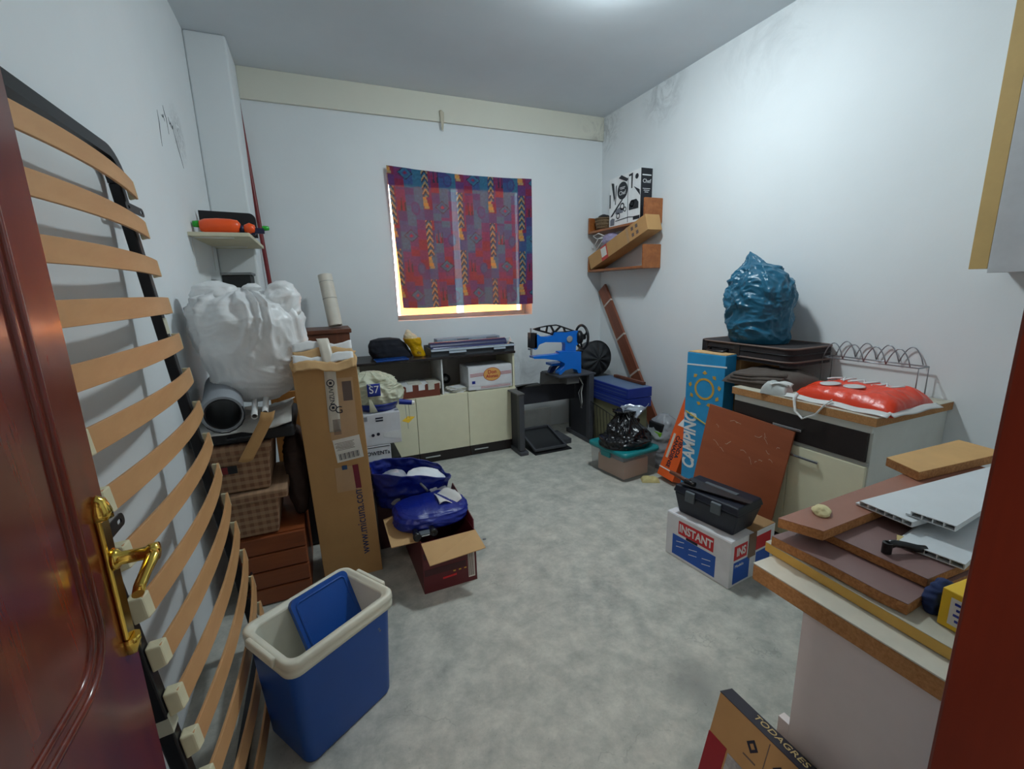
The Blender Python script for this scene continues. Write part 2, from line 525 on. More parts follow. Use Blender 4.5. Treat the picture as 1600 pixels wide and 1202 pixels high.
struct(MB().box(L - 0.1, R + 0.1, -0.10, D + 0.1, -0.1, 0).build('floor', m_floor))
struct(MB().box(L - 0.1, R + 0.1, -0.08, D + 0.1, H, H + 0.1).build('ceiling', m_ceil))
wl = struct(MB().box(L - 0.1, L, -0.08, D + 0.1, 0, H).build('wall_left', m_wall_l))
m_scuff = mat('dark scuff', (96, 102, 106), 0.9)
for ys, zs in (((2.86, 2.87, 2.885, 2.89), (2.36, 2.32, 2.31, 2.24)), ((2.80, 2.825, 2.83, 2.85), (2.30, 2.295, 2.31, 2.285)), ((2.93, 2.94, 2.96, 2.955), (2.33, 2.30, 2.315, 2.29)), ((2.96, 2.98, 2.99, 3.0), (2.32, 2.29, 2.31, 2.28)), ((3.0, 3.03, 3.06, 3.09), (2.28, 2.22, 2.18, 2.13)), ((2.74, 2.735, 2.725, 2.72), (2.30, 2.24, 2.20, 2.14))):
    MB().tube([(L + 0.0004, y, z) for y, z in zip(ys, zs)], [0.001, 0.003, 0.0025, 0.001], 5, flat=0.3).build('scuff_mark', m_scuff, wl)
struct(MB().box(R, R + 0.1, -0.08, D + 0.1, 0, H).build('wall_right', m_wall_r))
# back wall with the window opening
WX0, WX1, WZ0, WZ1 = 0.652, 1.978, 1.19, 2.42
mb = MB().box(L, WX0, D, D + 0.28, 0, H).box(WX1, R, D, D + 0.28, 0, H).box(WX0, WX1, D, D + 0.28, 0, WZ0).box(WX0, WX1, D, D + 0.28, WZ1, H)
struct(mb.build('wall_back', m_wall_b))
# front wall with the doorway the camera stands in
mb = MB().box(L, -0.43, -0.08, 0.13, 0, H).box(0.48, R, -0.08, 0.13, 0, H).box(-0.43, 0.48, -0.08, 0.13, 2.09, H)
struct(mb.build('wall_front', m_plain))
# hall behind the camera
m_hall = wall_material('hall plaster', (150, 146, 140))
mb = MB().box(-1.3, -1.2, -1.7, -0.08, 0, 2.6).box(1.5, 1.6, -1.7, -0.08, 0, 2.6).box(-1.3, 1.6, -1.8, -1.7, 0, 2.6)
struct(mb.build('wall_hall', m_hall))
struct(MB().box(-1.3, 1.6, -1.8, -0.08, 2.6, 2.7).build('ceiling_hall', m_hall))
struct(MB().box(-1.3, 1.6, -1.8, -0.10, -0.1, 0).build('floor_hall', m_floor))
# corner column and the cream beam under the ceiling
struct(MB().box(L, -0.35, 3.67, D, 0, H).build('wall_column', m_plain, bevel=0.012))
struct(MB().box(-0.35, R, D - 0.025, D, 2.85, H).build('trim_1', m_band, bevel=0.004))

# ---- window: frame, two panes, orange outer blinds
m_white_paint = mat('white lacquer frame', (228, 228, 222), 0.4)
w = bpy.data.objects.new('window_1', None); COL.objects.link(w); w.location = ((WX0 + WX1) / 2, D + 0.2, WZ0); struct(w)
hw = (WX1 - WX0) / 2; hh = WZ1 - WZ0
fr = MB().box(-hw, -hw + 0.035, -0.03, 0.03, 0, hh).box(hw - 0.035, hw, -0.03, 0.03, 0, hh).box(-hw + 0.035, hw - 0.035, -0.03, 0.03, hh - 0.05, hh).box(-hw + 0.035, hw - 0.035, -0.03, 0.03, 0, 0.04)
fr.build('window_frame', m_white_paint, w, bevel=0.003)
m_glass = bpy.data.materials.new('clear glass'); m_glass.use_nodes = True
nt = m_glass.node_tree; out = nt.nodes['Material Output']; nt.nodes.remove(nt.nodes['Principled BSDF'])
gl = nt.nodes.new('ShaderNodeBsdfGlossy'); gl.inputs['Roughness'].default_value = 0.02
tp = nt.nodes.new('ShaderNodeBsdfTransparent'); tp.inputs['Color'].default_value = (0.95, 0.98, 0.97, 1)
fz = nt.nodes.new('ShaderNodeFresnel'); fz.inputs['IOR'].default_value = 1.45
ms = nt.nodes.new('ShaderNodeMixShader'); nt.links.new(fz.outputs[0], ms.inputs[0]); nt.links.new(tp.outputs[0], ms.inputs[1]); nt.links.new(gl.outputs[0], ms.inputs[2])
nt.links.new(ms.outputs[0], out.inputs['Surface'])
for sgn in (-1, 1):
    MB().box(min(sgn * 0.01, sgn * (hw - 0.04)), max(sgn * 0.01, sgn * (hw - 0.04)), -0.004, 0.004, 0.045, hh - 0.055).build('pane', m_glass, w)
m_blind = film('orange blind cloth', (255, 192, 136), 0.8, 0.0, 0.75, 0.0)
for a, b_ in ((-hw + 0.075, -0.028), (0.040, hw - 0.03)):
    MB().box(a, b_, 0.10, 0.103, 0.0, hh).build('blind', m_blind, w)

# ---- curtain: printed cloth hung over the window
def curtain_print(u, v):
    """fabric print in cloth coordinates: u across, v up, both in metres"""
    blue, teal, purple, crimson, indigo, magenta = (44, 74, 122), (40, 96, 126), (84, 50, 104), (116, 34, 66), (54, 54, 108), (104, 40, 90)
    ochre, orange, dark = (158, 134, 92), (188, 134, 70), (38, 38, 62)
    pu, pv = 0.30, 0.50
    col_i = math.floor(u / pu); fu = u / pu - col_i
    vv = v / pv + (0.5 if col_i % 2 else 0.0); row = math.floor(vv); fv = vv - row
    # patchwork of blocks
    bi = math.floor(fu * 4); bj = math.floor(fv * 6 + 0.35 * sin(bi * 2.1))
    h = (bi * 7 + bj * 13 + (col_i % 2) * 5 + (row % 2) * 3) % 11
    c = [purple, teal, crimson, blue, magenta, indigo, purple, crimson, blue, magenta, teal][h]
    # ladder of chevrons at the column edge
    if fu < 0.2:
        k = fu / 0.2
        if fv > 0.38:
            z = (fv * 9 + abs(k - 0.5) * 1.6) % 1.0
            c = dark if z < 0.35 else (ochre if z < 0.7 else teal)
            if abs(k - 0.5) > 0.46: c = indigo
        elif fv > 0.18:
            step = math.floor((fv - 0.18) / 0.05)
            if 0.0 + 0.12 * (3 - step) < k + 0.25 < 0.75 + 0.12 * (3 - step): c = orange if step % 2 else ochre
    # stepped diamonds
    du, dv = abs(fu - 0.55) / 0.22, abs(fv - 0.22) / 0.11
    s = du + dv
    if s < 1.0: c = crimson if s < 0.25 else (blue if s < 0.5 else (teal if s < 0.85 else dark))
    # arrow figures
    if 0.28 < fu < 0.5 and 0.62 < fv < 0.86:
        z = ((fu - 0.28) / 0.055) % 1.0
        if abs(z - 0.5) < 0.5 * (0.86 - fv) / 0.24: c = dark if (math.floor((fu - 0.28) / 0.055) % 2) else crimson
    if 0.62 < fu < 0.9 and 0.55 < fv < 0.8:
        e = ((fu - 0.76) / 0.13) ** 2 + ((fv - 0.675) / 0.11) ** 2
        if e < 1: c = indigo if e > 0.5 else blue
    w1 = 0.5 + 0.5 * noise.noise(Vector((u * 60, v * 60, 0)))
    return tuple(x * (0.86 + 0.26 * w1) for x in c)

NU, NV = 190, 170
def curt(u, v):
    top = Vector((0.648, 0, 2.468)).lerp(Vector((1.974, 0, 2.446)), u)
    bot = Vector((0.700, 0, 1.305)).lerp(Vector((1.966, 0, 1.300)), u)
    p = bot.lerp(top, v)
    p.z += -0.018 * sin(pi * u) * v - 0.006 * sin(u * 9) * (1 - v)
    fold = 0.010 * sin(u * 19 + 1.5 * v) + 0.014 * noise.noise(Vector((u * 5, v * 1.6, 3))) + (0.02 * math.exp(-((u - 0.93) / 0.035) ** 2)) * (1.0 - 0.5 * v) + 0.012 * math.exp(-((u - 0.12 - 0.1 * (1 - v)) / 0.04) ** 2)
    p.y = D - 0.042 - fold * (0.35 + 0.65 * (1 - v))
    return p
mb = MB(); mb.grid(curt, NU, NV)
m_curtain = film('printed curtain cloth', (120, 60, 90), 0.95, 0.012, 0.03, 0.15, 400.0, attr='print')
cu = mb.build('curtain', m_curtain)
ca = cu.data.color_attributes.new('print', 'FLOAT_COLOR', 'POINT')
vals = []
for j in range(NV + 1):
    for i in range(NU + 1):
        vals += list(lin(curtain_print(i / NU * 1.32 + 0.02, j / NV * 1.15)))
ca.data.foreach_set('color', vals)
tag(cu, 'purple and blue patterned curtain cloth nailed over the window', 'curtain')
tpe = MB().grid(lambda u, v: (0.03 * (u - 0.5) * (0.4 + v), -0.004 - 0.012 * sin(v * 3), 0.15 * (v - 1) + 0.01 * sin(u * 4)), 6, 12).build('peeled_tape', mat('old tape', (200, 190, 168), 0.5), solid=0.001)
tag(place(tpe, (1.145, D - 0.026, 2.93)), 'peeling strip of old tape hanging on the cream beam above the curtain', 'tape')

# ---- door leaf, opened inwards on the left
m_door = wood('mahogany varnish', (86, 24, 12), (138, 50, 25), 0.26, 2, 5.0, 0.55, 10.0, 0.02)
m_brass = mat('polished brass', (226, 190, 92), 0.16, 1.0, 0.04)
door = bpy.data.objects.new('door_1', None); COL.objects.link(door); door.location = (-0.36, 0.15, 0); struct(door)
MB().box(-0.038, 0, 0.01, 0.755, 0.01, 2.05).build('leaf', m_door, door, bevel=0.004)
for z0, z1 in ((0.10, 0.56), (0.885, 1.94)):
    ring = [(-0.005, y, z) for y, z in rrect(0.12, 0.660, z0, z1, 0.09, 8)]
    MB().tube(ring, 0.011, 12, closed=True, flat=0.8).build('moulding', m_door, door)
    ring = [(-0.002, y, z) for y, z in rrect(0.150, 0.630, z0 + 0.03, z1 - 0.03, 0.07, 8)]
    MB().tube(ring, 0.007, 10, closed=True).build('bead', m_door, door)
    me = plate([rrect(0.185, 0.597, z0 + 0.065, z1 - 0.065, 0.05, 6)], 0.016)
    me.transform(frame_m((-0.002, 0, 0), Y, Z)); me.materials.clear(); me.materials.append(m_door)
    link('raised_panel', me, door, bevel=0.006, seg=3)
hd = MB().box(0, 0.008, 0.708, 0.738, 0.885, 1.105).build('handle_plate', m_brass, door, bevel=0.003)
MB().lathe([(0.0, 0.040), (0.011, 0.032), (0.017, 0.012), (0.017, 0.0)][::-1], (0.004, 0.723, 1.105), 8).build('finial', m_brass, hd)
MB().lathe([(0.0, -0.036), (0.011, -0.03), (0.016, -0.01), (0.016, 0.0)], (0.004, 0.723, 0.885), 8).build('finial', m_brass, hd)
MB().lathe([(0.019, 0.008), (0.016, 0.014), (0.011, 0.018), (0.011, 0.052), (0.015, 0.056), (0.015, 0.068), (0.0, 0.072)], (0, 0.723, 1.03), 20, 'X').build('spindle', m_brass, hd)
lv = [(0.060, 0.726, 1.03), (0.062, 0.708, 1.026), (0.058, 0.688, 1.016), (0.054, 0.668, 1.004), (0.055, 0.652, 0.998)]
MB().tube(lv, [0.012, 0.013, 0.011, 0.011, 0.010], 14, flat=0.75).build('lever', m_brass, hd)
MB().box(-0.03, -0.008, 0.755, 0.757, 0.93, 1.07).build('lock_face', m_brass, door)

# ---- right-hand jamb and casing of the doorway
m_jamb = wood('mahogany jamb', (80, 26, 14), (112, 40, 22), 0.36, 2, 4.0, 0.15, 10.0, 0.03)
struct(MB().box(0.45, 0.48, -0.10, 0.15, 0, 2.06).build('trim_2', m_jamb, bevel=0.003))
struct(MB().box(-0.43, -0.402, -0.10, 0.15, 0, 2.06).build('trim_3', m_jamb, bevel=0.003))
struct(MB().box(-0.43, 0.48, -0.10, 0.15, 2.06, 2.09).build('trim_4', m_jamb, bevel=0.003))

# ---- ceiling lamp just above the frame
lamp = thing('ceiling_lamp', 'round white ceiling lamp above the middle of the room', 'lamp', (1.58, 2.16, H))
MB().lathe([(0.15, 0.0), (0.15, -0.02), (0.14, -0.03), (0.0, -0.03)][::-1], n=32).build('lamp_base', m_white_paint, lamp)
m_lamp, nt, b = new_mat('lit opal glass')
b.inputs['Base Color'].default_value = (0.9, 0.9, 0.9, 1)
b.inputs['Emission Color'].default_value = LAMP_COLOR + (1,); b.inputs['Emission Strength'].default_value = LAMP_STRENGTH
MB().lathe([(0.0, -0.092), (0.05, -0.089), (0.09, -0.078), (0.115, -0.058), (0.122, -0.031)], n=36).build('lamp_globe', m_lamp, lamp)
# ---- unseen fill lamp added behind the camera to brighten jamb and near cabinet
hl = thing('hall_fill_lamp', 'added fill lamp out of view in the hall behind the doorway', 'lamp', (-0.62, -0.85, 2.6))
MB().lathe([(0.13, 0.0), (0.13, -0.02), (0.12, -0.03), (0.0, -0.03)][::-1], n=28).build('lamp_base', m_white_paint, hl)
m_hall_fill, nt, b = new_mat('hall fill glow')
b.inputs['Emission Color'].default_value = (1.0, 0.90, 0.82, 1); b.inputs['Emission Strength'].default_value = HALL_FILL_STRENGTH
MB().lathe([(0.0, -0.11), (0.045, -0.105), (0.085, -0.085), (0.1, -0.06), (0.105, -0.031)], n=24).build('lamp_globe', m_hall_fill, hl)

# ================================================================== LEFT SIDE
m_black_metal = mat('black steel', (26, 26, 32), 0.38, 0.2, 0.1)
m_slat = wood('beech slat', (196, 142, 92), (222, 172, 120), 0.5, 0, 4.0, 0.0, 9.0, 0.02)
m_cap = mat('cream plastic cap', (232, 222, 186), 0.45)
m_paper = mat('paper sticker', (206, 205, 184), 0.7)
m_kraft = mat('kraft cardboard', (186, 143, 92), 0.85, 0, 0.06, 7.0, 0.08, 90)
m_kraft2 = mat('pale cardboard', (200, 162, 114), 0.85, 0, 0.06, 7.0)
m_kraft_d = mat('dull cardboard', (160, 124, 84), 0.85, 0, 0.08, 7.0)
m_black = mat('black matte', (20, 20, 24), 0.6)
m_blackgl = mat('black gloss', (16, 16, 20), 0.28)
m_ink = mat('dark ink', (28, 30, 48), 0.7)
m_white = mat('white card', (225, 226, 226), 0.7)
m_white_pl = mat('white plastic', (232, 232, 230), 0.4)
m_grey = mat('mid grey', (120, 122, 124), 0.6)
m_chrome = mat('chrome', (205, 208, 212), 0.22, 1.0, 0.03)
m_blue_pl = mat('blue plastic', (8, 74, 160), 0.4, 0, 0.05, 5.0, 0.04, 200)
m_cream_pl = mat('cream plastic', (224, 221, 204), 0.45, 0, 0.05)

# ---- bed base stood on end against the left wall
up = Vector((-0.0995, 0, 0.995)); nrm = Vector((0.995, 0, 0.0995))
bed = thing('bed_frame', 'black metal bed base with curved wooden slats stood on end by the left wall', 'bed frame', (-0.328, 1.07, 0.004), basis=(Vector(Y), up, nrm))
BW, BL = 0.86, 1.92
zf, zb = -0.024, -0.056
def bed_side(x):
    return MB().box(x, x + 0.036, 0.0, BL - 0.10, zb, zf)
bed_side(0.0).build('side_rail', m_black_metal, bed, bevel=0.004)
bed_side(BW - 0.036).build('side_rail', m_black_metal, bed, bevel=0.004)
MB().box(0.036, BW - 0.036, 0.0, 0.036, zb, zf).build('foot_rail', m_black_metal, bed, bevel=0.004)
# top rail with rounded corners
outer, inner = [], []
for i in range(9):
    t = radians(90 * i / 8)
    outer.append((BW - 0.10 + 0.10 * cos(t), BL - 0.10 + 0.10 * sin(t)))
    inner.append((BW - 0.10 + 0.064 * cos(t), BL - 0.10 + 0.064 * sin(t)))
for i in range(9):
    t = radians(90 + 90 * i / 8)
    outer.append((0.10 + 0.10 * cos(t), BL - 0.10 + 0.10 * sin(t)))
    inner.append((0.10 + 0.064 * cos(t), BL - 0.10 + 0.064 * sin(t)))
mb = MB(); n = len(outer)
vs = [(x, y, zb) for x, y in outer] + [(x, y, zf + 0.012) for x, y in outer] + [(x, y, zf + 0.012) for x, y in inner] + [(x, y, zb) for x, y in inner]
fs = [(0, n, 2 * n, 3 * n), (n - 1, 4 * n - 1, 3 * n - 1, 2 * n - 1)]
for i in range(n - 1):
    for k in range(4):
        k2 = (k + 1) % 4; fs.append((k * n + i, k * n + i + 1, k2 * n + i + 1, k2 * n + i))
mb.add(vs, fs); mb.build('head_rail', m_black_metal, bed, fix=True)
def slat_mesh():
    N = 16; vs = []; fs = []
    for i in range(N + 1):
        s = i / N; x = 0.014 + s * (BW - 0.02)
        z = 0.000 + 0.032 * (1 - (2 * s - 1) ** 2)
        for (dy, dz) in ((-0.027, -0.004), (0.027, -0.004), (0.027, 0.004), (-0.027, 0.004)): vs.append((x, dy, z + dz))
    for i in range(N):
        for k in range(4):
            k2 = (k + 1) % 4; fs.append((i * 4 + k, i * 4 + k2, (i + 1) * 4 + k2, (i + 1) * 4 + k))
    fs += [(3, 2, 1, 0), (N * 4, N * 4 + 1, N * 4 + 2, N * 4 + 3)]
    mb = MB(); mb.add(vs, fs); return mb
sl0 = cap0 = None
for i in range(15):
    yy = 1.80 - 0.1245 * i
    if sl0 is None:
        sl0 = slat_mesh().build('slat', m_slat, bed, bevel=0.0015)
        sl0.location = (0, yy, 0)
        cap0 = MB().hexa([(-0.014, -0.031, -0.023), (0.016, -0.031, -0.023), (0.016, 0.031, -0.023), (-0.014, 0.031, -0.023)], [(-0.009, -0.026, 0.004), (0.018, -0.0285, 0.010), (0.018, 0.0285, 0.010), (-0.009, 0.026, 0.004)]).build('end_cap', m_cap, bed, bevel=0.004)
        cap0.location = (0.020, yy, 0)
    else:
        copy_part(sl0, bed, (0, yy, 0)); copy_part(cap0, bed, (0.020, yy, 0))
    c = copy_part(cap0, bed, (BW - 0.014, yy, 0)); c.rotation_euler = (0, 0, pi)
    c.scale = (0.35, 0.96, 0.8)
def slot_plate(w, h, th=0.003):
    return plate([rrect(-w / 2, w / 2, -h / 2, h / 2, h / 2 - 0.001, 6), rrect(-w / 2 + 0.015, -w / 2 + 0.035, -0.005, 0.005, 0.0048, 4), rrect(w / 2 - 0.035, w / 2 - 0.015, -0.005, 0.005, 0.0048, 4)], th)
for (bx, by) in ((BW - 0.008, 1.742), (0.018, 1.735), (0.018, 0.985), (BW - 0.02, 0.30)):
    me = slot_plate(0.165, 0.028); me.materials.append(m_black_metal)
    o = link('mounting_bracket', me, bed); o.location = (bx, by, zf + 0.010)
decal('paper_label', m_paper, bed, (0.018, 0.515, zf + 0.001), X, Y, 0.037, 0.048)
decal('paper_label', m_paper, bed, (BW - 0.018, 1.36, zf + 0.001), X, Y, 0.037, 0.055)
MB().box(-0.001, 0.037, 0.49, 0.53, zb - 0.001, zf + 0.0015).build('paper_band', m_paper, bed)

# ---- blue cool box and its lid
cool = thing('cool_box', 'large blue cool box with cream rim standing open on the floor', 'cool box', (-0.097, 1.483, 0), radians(33))
def ring(lx, ly, z, r, n=6): return [(x, y, z) for x, y in rrect(-lx / 2, lx / 2, -ly / 2, ly / 2, r, n)]
def loft(mb, rings, smooth=True, cap0=False, cap1=False):
    n = len(rings[0]); vs = [p for rg in rings for p in rg]; fs = []
    for j in range(len(rings) - 1):
        for i in range(n):
            k = (i + 1) % n; fs.append((j * n + i, j * n + k, (j + 1) * n + k, (j + 1) * n + i))
    mb.add(vs, fs, smooth); o = len(mb.v) - len(vs)
    if cap0: mb.f.append(tuple(o + i for i in range(n - 1, -1, -1))); mb.fm.append(mb.cm); mb.sm.append(False)
    if cap1: mb.f.append(tuple(o + (len(rings) - 1) * n + i for i in range(n))); mb.fm.append(mb.cm); mb.sm.append(False)
    return mb
loft(MB(), [ring(0.330, 0.228, 0.0, 0.03), ring(0.340, 0.238, 0.012, 0.034), ring(0.378, 0.266, 0.362, 0.036)], cap0=True, cap1=False).build('body', m_blue_pl, cool)
rim = loft(MB(), [ring(0.376, 0.264, 0.352, 0.036), ring(0.400, 0.290, 0.356, 0.040), ring(0.402, 0.292, 0.372, 0.040), ring(0.396, 0.286, 0.378, 0.040), ring(0.404, 0.294, 0.384, 0.040), ring(0.402, 0.292, 0.402, 0.040), ring(0.394, 0.284, 0.407, 0.038), ring(0.372, 0.262, 0.407, 0.034), ring(0.366, 0.256, 0.400, 0.032), ring(0.350, 0.240, 0.400, 0.030), ring(0.344, 0.234, 0.392, 0.030)])
rim.build('rim', m_cream_pl, cool)
loft(MB(), [ring(0.344, 0.234, 0.392, 0.030), ring(0.318, 0.208, 0.05, 0.026), ring(0.30, 0.19, 0.045, 0.024)], cap1=True).build('liner', m_cream_pl, cool, fix=False)
for sx in (-1, 1):
    MB().box(sx * 0.205 - 0.008, sx * 0.205 + 0.008, -0.075, 0.075, 0.378, 0.411).build('grip', m_cream_pl, cool, bevel=0.006, seg=3)
for dx, dz in ((0.0, 0), (0.008, 0.008), (0.004, -0.010)):
    MB().obox((0.125 + dx, -0.1285, 0.295 + dz), X, (0, -0.04, 1), NY, 0.007, 0.006, 0.004).build('scratch_mark', m_grey, cool)
lidb = Vector((0, 0.155, 0.262)).normalized()
lid = bpy.data.objects.new('lid', None); COL.objects.link(lid); lid.parent = cool; lid['label'] = 'blue plastic lid pushed aslant into the open box'
lid.matrix_local = frame_m((0.062, -0.055, 0.125), X, lidb)
me = plate([rrect(-0.112, 0.112, 0, 0.335, 0.022, 6)], 0.022); me.materials.append(m_blue_pl); link('lid_body', me, lid, bevel=0.006, seg=3)
MB().tube([(x, y, 0.011) for x, y in rrect(-0.095, 0.095, 0.017, 0.318, 0.016, 6)], 0.004, 8, closed=True).build('lip', m_blue_pl, lid)

# ---- wooden chest, plaid boxes, flat case, roll and big white sack in the left corner
m_pine = wood('red pine plank', (120, 58, 26), (158, 84, 42), 0.5, 0, 5.0, 0.1, 9.0, 0.04)
ch = thing('wooden_chest', 'low wooden plank chest under the plaid storage boxes', 'chest', (-0.455, 2.20, 0))
MB().box(0.0, 0.285, 0.012, 0.44, 0.0, 0.352).build('carcass', m_pine, ch)
for k in range(4):
    MB().box(-0.002, 0.287, -0.006, 0.012, 0.004 + k * 0.088, 0.086 + k * 0.088).build('plank', m_pine, ch, bevel=0.005)
m_plaid = plaid('brown plaid cloth', (150, 112, 84), (104, 66, 50), (180, 150, 118), 0.034)
for k, (z0, hh_, lab) in enumerate(((0.358, 0.222, 'plaid fabric storage box resting on the plank chest, lower of the two'), (0.584, 0.228, 'plaid fabric storage box with red and black tag, upper of the two'))):
    b = thing('plaid_box', lab, 'storage box', (-0.50 + 0.008 * (1 - k), 2.195, z0), 0.0, 'plaid storage boxes in the left corner')
    MB().hexa([(0.02, 0.02, 0), (0.215, 0.02, 0), (0.215, 0.35, 0), (0.02, 0.35, 0)], [(0.0, 0, hh_ - 0.04), (0.235, 0, hh_ - 0.04), (0.235, 0.37, hh_ - 0.04), (0.0, 0.37, hh_ - 0.04)]).build('body', m_plaid, b, bevel=0.006)
    MB().box(-0.008, 0.25 - 0.005 + 0.03 * (1 - k), -0.012, 0.38, hh_ - 0.045, hh_ - 0.002).build('lid', m_plaid, b, bevel=0.006)
    if k:
        decal('tag', m_black, b, (0.058, -0.004, 0.118), X, (0, -0.02, 1), 0.085, 0.036)
        decal('tag_stripe', mat('tag red', (120, 26, 30), 0.7), b, (0.042, -0.0052, 0.118), X, (0, -0.02, 1), 0.045, 0.032)
mb = MB().sack((0, 0, 0), 0.042, 0.15, 0.44, [(0, 0.85), (0.2, 1.0), (0.7, 1.05), (0.92, 0.75), (1.0, 0.1)], 0.02, 7, 3)
tag(place(mb.build('cloth_bag', mat('dark brown cloth', (66, 52, 48), 0.95, 0, 0.1)), (-0.182, 2.49, 0.357)), 'dark brown cloth bag squeezed beside the plaid boxes', 'bag')
st = thing('suitcase', 'black suitcase standing behind the tall web-address carton', 'suitcase', (-0.195, 2.66, 0))
MB().box(0, 0.32, 0.0, 0.16, 0.0, 0.575).build('shell', m_black, st, bevel=0.02, seg=3)
MB().tube([(0.10, 0.08, 0.575), (0.10, 0.08, 0.60), (0.22, 0.08, 0.60), (0.22, 0.08, 0.575)], 0.008, 8).build('handle', m_blackgl, st)
tag(place(MB().cyl((0, 0, 0), (0.13, 0.02, -0.012), 0.008, 0.008, 12).build('blue_rod', mat('blue rod', (24, 60, 130), 0.4)), (-0.19, 2.70, 0.597)), 'thin blue rod lying on the black suitcase', 'rod')
m_ochre = wood('ochre veneer', (150, 98, 44), (182, 124, 62), 0.5, 2, 4.0)
tag(MB().box(-0.30, 0.02, 2.84, 2.86, 0.0, 0.90).build('veneer_board', m_ochre, bevel=0.002), 'ochre wood veneer board standing behind the black suitcase', 'board')
fc = thing('flat_case', 'flat black case lying on the plaid boxes under the grey roll', 'case', (-0.565, 2.20, 0.815))
MB().box(0.0, 0.41, 0.0, 0.46, 0.0, 0.056).build('shell', m_black, fc, bevel=0.012, seg=3)
MB().tube([(0.15, -0.004, 0.03), (0.15, -0.022, 0.03), (0.25, -0.022, 0.03), (0.25, -0.004, 0.03)], 0.006, 8).build('handle', m_blackgl, fc)
m_sheet = film('crumpled dust sheet', (205, 202, 196), 0.7, 0.0, 0.2, 0.3, 30)
def sheet(u, v):
    x = -0.56 + 0.40 * u + 0.015 * noise.noise(Vector((u * 3, v * 3, 1)))
    y = 2.185 + 0.42 * v - 0.02 * noise.noise(Vector((u * 5, 2, v)))
    z = 0.882 + 0.010 * (1 - 2 * abs(noise.noise(Vector((u * 4, v * 4, 7))))) + 0.05 * max(0, u - 0.72) * 3 * sin(v * 2 + 0.6)
    if v < 0.12: z -= (0.12 - v) * 0.2
    return (x, y, z)
tag(MB().grid(sheet, 50, 40).build('dust_sheet', m_sheet, solid=0.003), 'creased pale sheet spread over the flat black case', 'sheet')
m_roll = mat('grey mat', (148, 152, 158), 0.75, 0, 0.05)
rl = thing('rolled_mat', 'rolled grey mat with a dark hollow end pointing to the room', 'roll', (0, 0, 0))
p0, p1 = Vector((-0.418, 2.19, 0.955)), Vector((-0.478, 2.62, 1.0))
MB().pipe(p0, p1, 0.080, 0.070, 36).build('outer_layer', m_roll, rl)
MB().pipe(p0 + Vector((0.001, 0.006, 0)), p1, 0.0695, 0.064, 36).build('inner_layer', m_black, rl)
sp = [(p0 + Vector((0, -0.002, 0))) + Vector((0.081 * cos(a), 0, 0.081 * sin(a))) for a in [radians(200 + 20 * i) for i in range(10)]]
MB().tube(sp, 0.003, 6).build('edge', m_black, rl)
for k, (x, z_, a) in enumerate(((-0.300, 0.935, -0.03), (-0.258, 0.945, -0.02))):
    t = MB().pipe((0, 0, 0), (a, 0.34, 0.03), 0.0125, 0.0105, 18).build('metal_tube', m_white_pl)
    tag(place(t, (x, 2.17, z_)), ('white metal tube end next to the rolled grey mat', 'shorter white metal tube end nearest the tall carton')[k], 'tube', 'white tubes under the sack')
    t.location = (x, 2.17, z_)
def strip(u, v):
    return (0.055 * (u - 0.5) + 0.0 - 0.11 * v, -0.01 - 0.02 * v, 0.05 - 0.185 * v - 0.008 * sin(u * 3) + (0.02 if v < 0.05 else 0))
tag(place(MB().grid(strip, 4, 10).build('cardboard_strip', m_kraft, solid=0.004), (-0.245, 2.175, 0.885)), 'torn strip of brown cardboard hanging below the white tubes', 'cardboard')
# the big white sack
m_sack = film('white film sack', (250, 250, 250), 0.28, 0.0, 0.22, 0.3, 26)
sk = thing('plastic_sack', 'huge knotted white plastic sack on top of the left corner pile', 'plastic sack', (-0.302, 2.50, 0.945), 0.0)
MB().sack((0, 0, 0), 0.235, 0.20, 0.54, [(0, 0.36), (0.06, 0.56), (0.22, 0.82), (0.50, 1.0), (0.75, 1.02), (0.88, 0.86), (0.95, 0.58), (1.0, 0.18)], 0.024, 6.0, 2, 170, 130, 2.05, (-0.01, 0.0), 1.0, 1.1, (-0.05, 0.0)).build('sack_body', m_sack, sk)
MB().sack((-0.095, -0.02, 0.46), 0.105, 0.075, 0.115, [(0, 0.9), (0.4, 1.0), (0.75, 0.75), (1.0, 0.25)], 0.014, 10, 4, 60, 40, 2.0, (-0.03, 0)).build('knot_ear', m_sack, sk)
MB().sack((0.135, -0.03, 0.36), 0.085, 0.08, 0.21, [(0, 0.55), (0.3, 1.0), (0.65, 0.95), (0.9, 0.55), (1.0, 0.2)], 0.016, 10, 9, 60, 40, 2.0, (0.02, 0)).build('knot_ear', m_sack, sk)
MB().sack((0.03, -0.03, 0.50), 0.035, 0.035, 0.06, [(0, 1.0), (0.4, 0.7), (0.7, 1.1), (1.0, 0.4)], 0.010, 24, 3, 30, 20, 2.0).build('knot', m_sack, sk)

# ---- shelf on the left wall, water gun and black things
m_shelf = mat('cream shelf board', (214, 206, 178), 0.6)
sh = thing('wall_shelf', 'small cream shelf board fixed in the left corner by the column', 'shelf', (L, 2.92, 1.765))
MB().box(0.0, 0.285, 0.0, 0.75, 0.0, 0.020).build('board', m_shelf, sh, bevel=0.002)
for yb in (0.06, 0.60):
    MB().box(0.0, 0.004, yb, yb + 0.016, -0.15, 0.0).box(0.004, 0.20, yb, yb + 0.016, -0.004, 0.0).build('bracket', m_white_pl, sh)
sh2 = thing('wall_shelf', 'lower cream shelf board half hidden behind the white sack', 'shelf', (L, 3.05, 1.42))
MB().box(0.0, 0.27, 0.0, 0.62, 0.0, 0.02).build('board', m_shelf, sh2, bevel=0.002)
MB().box(0.0, 0.004, 0.5, 0.516, -0.14, 0.0).box(0.004, 0.20, 0.5, 0.516, -0.004, 0.0).build('bracket', m_white_pl, sh2)
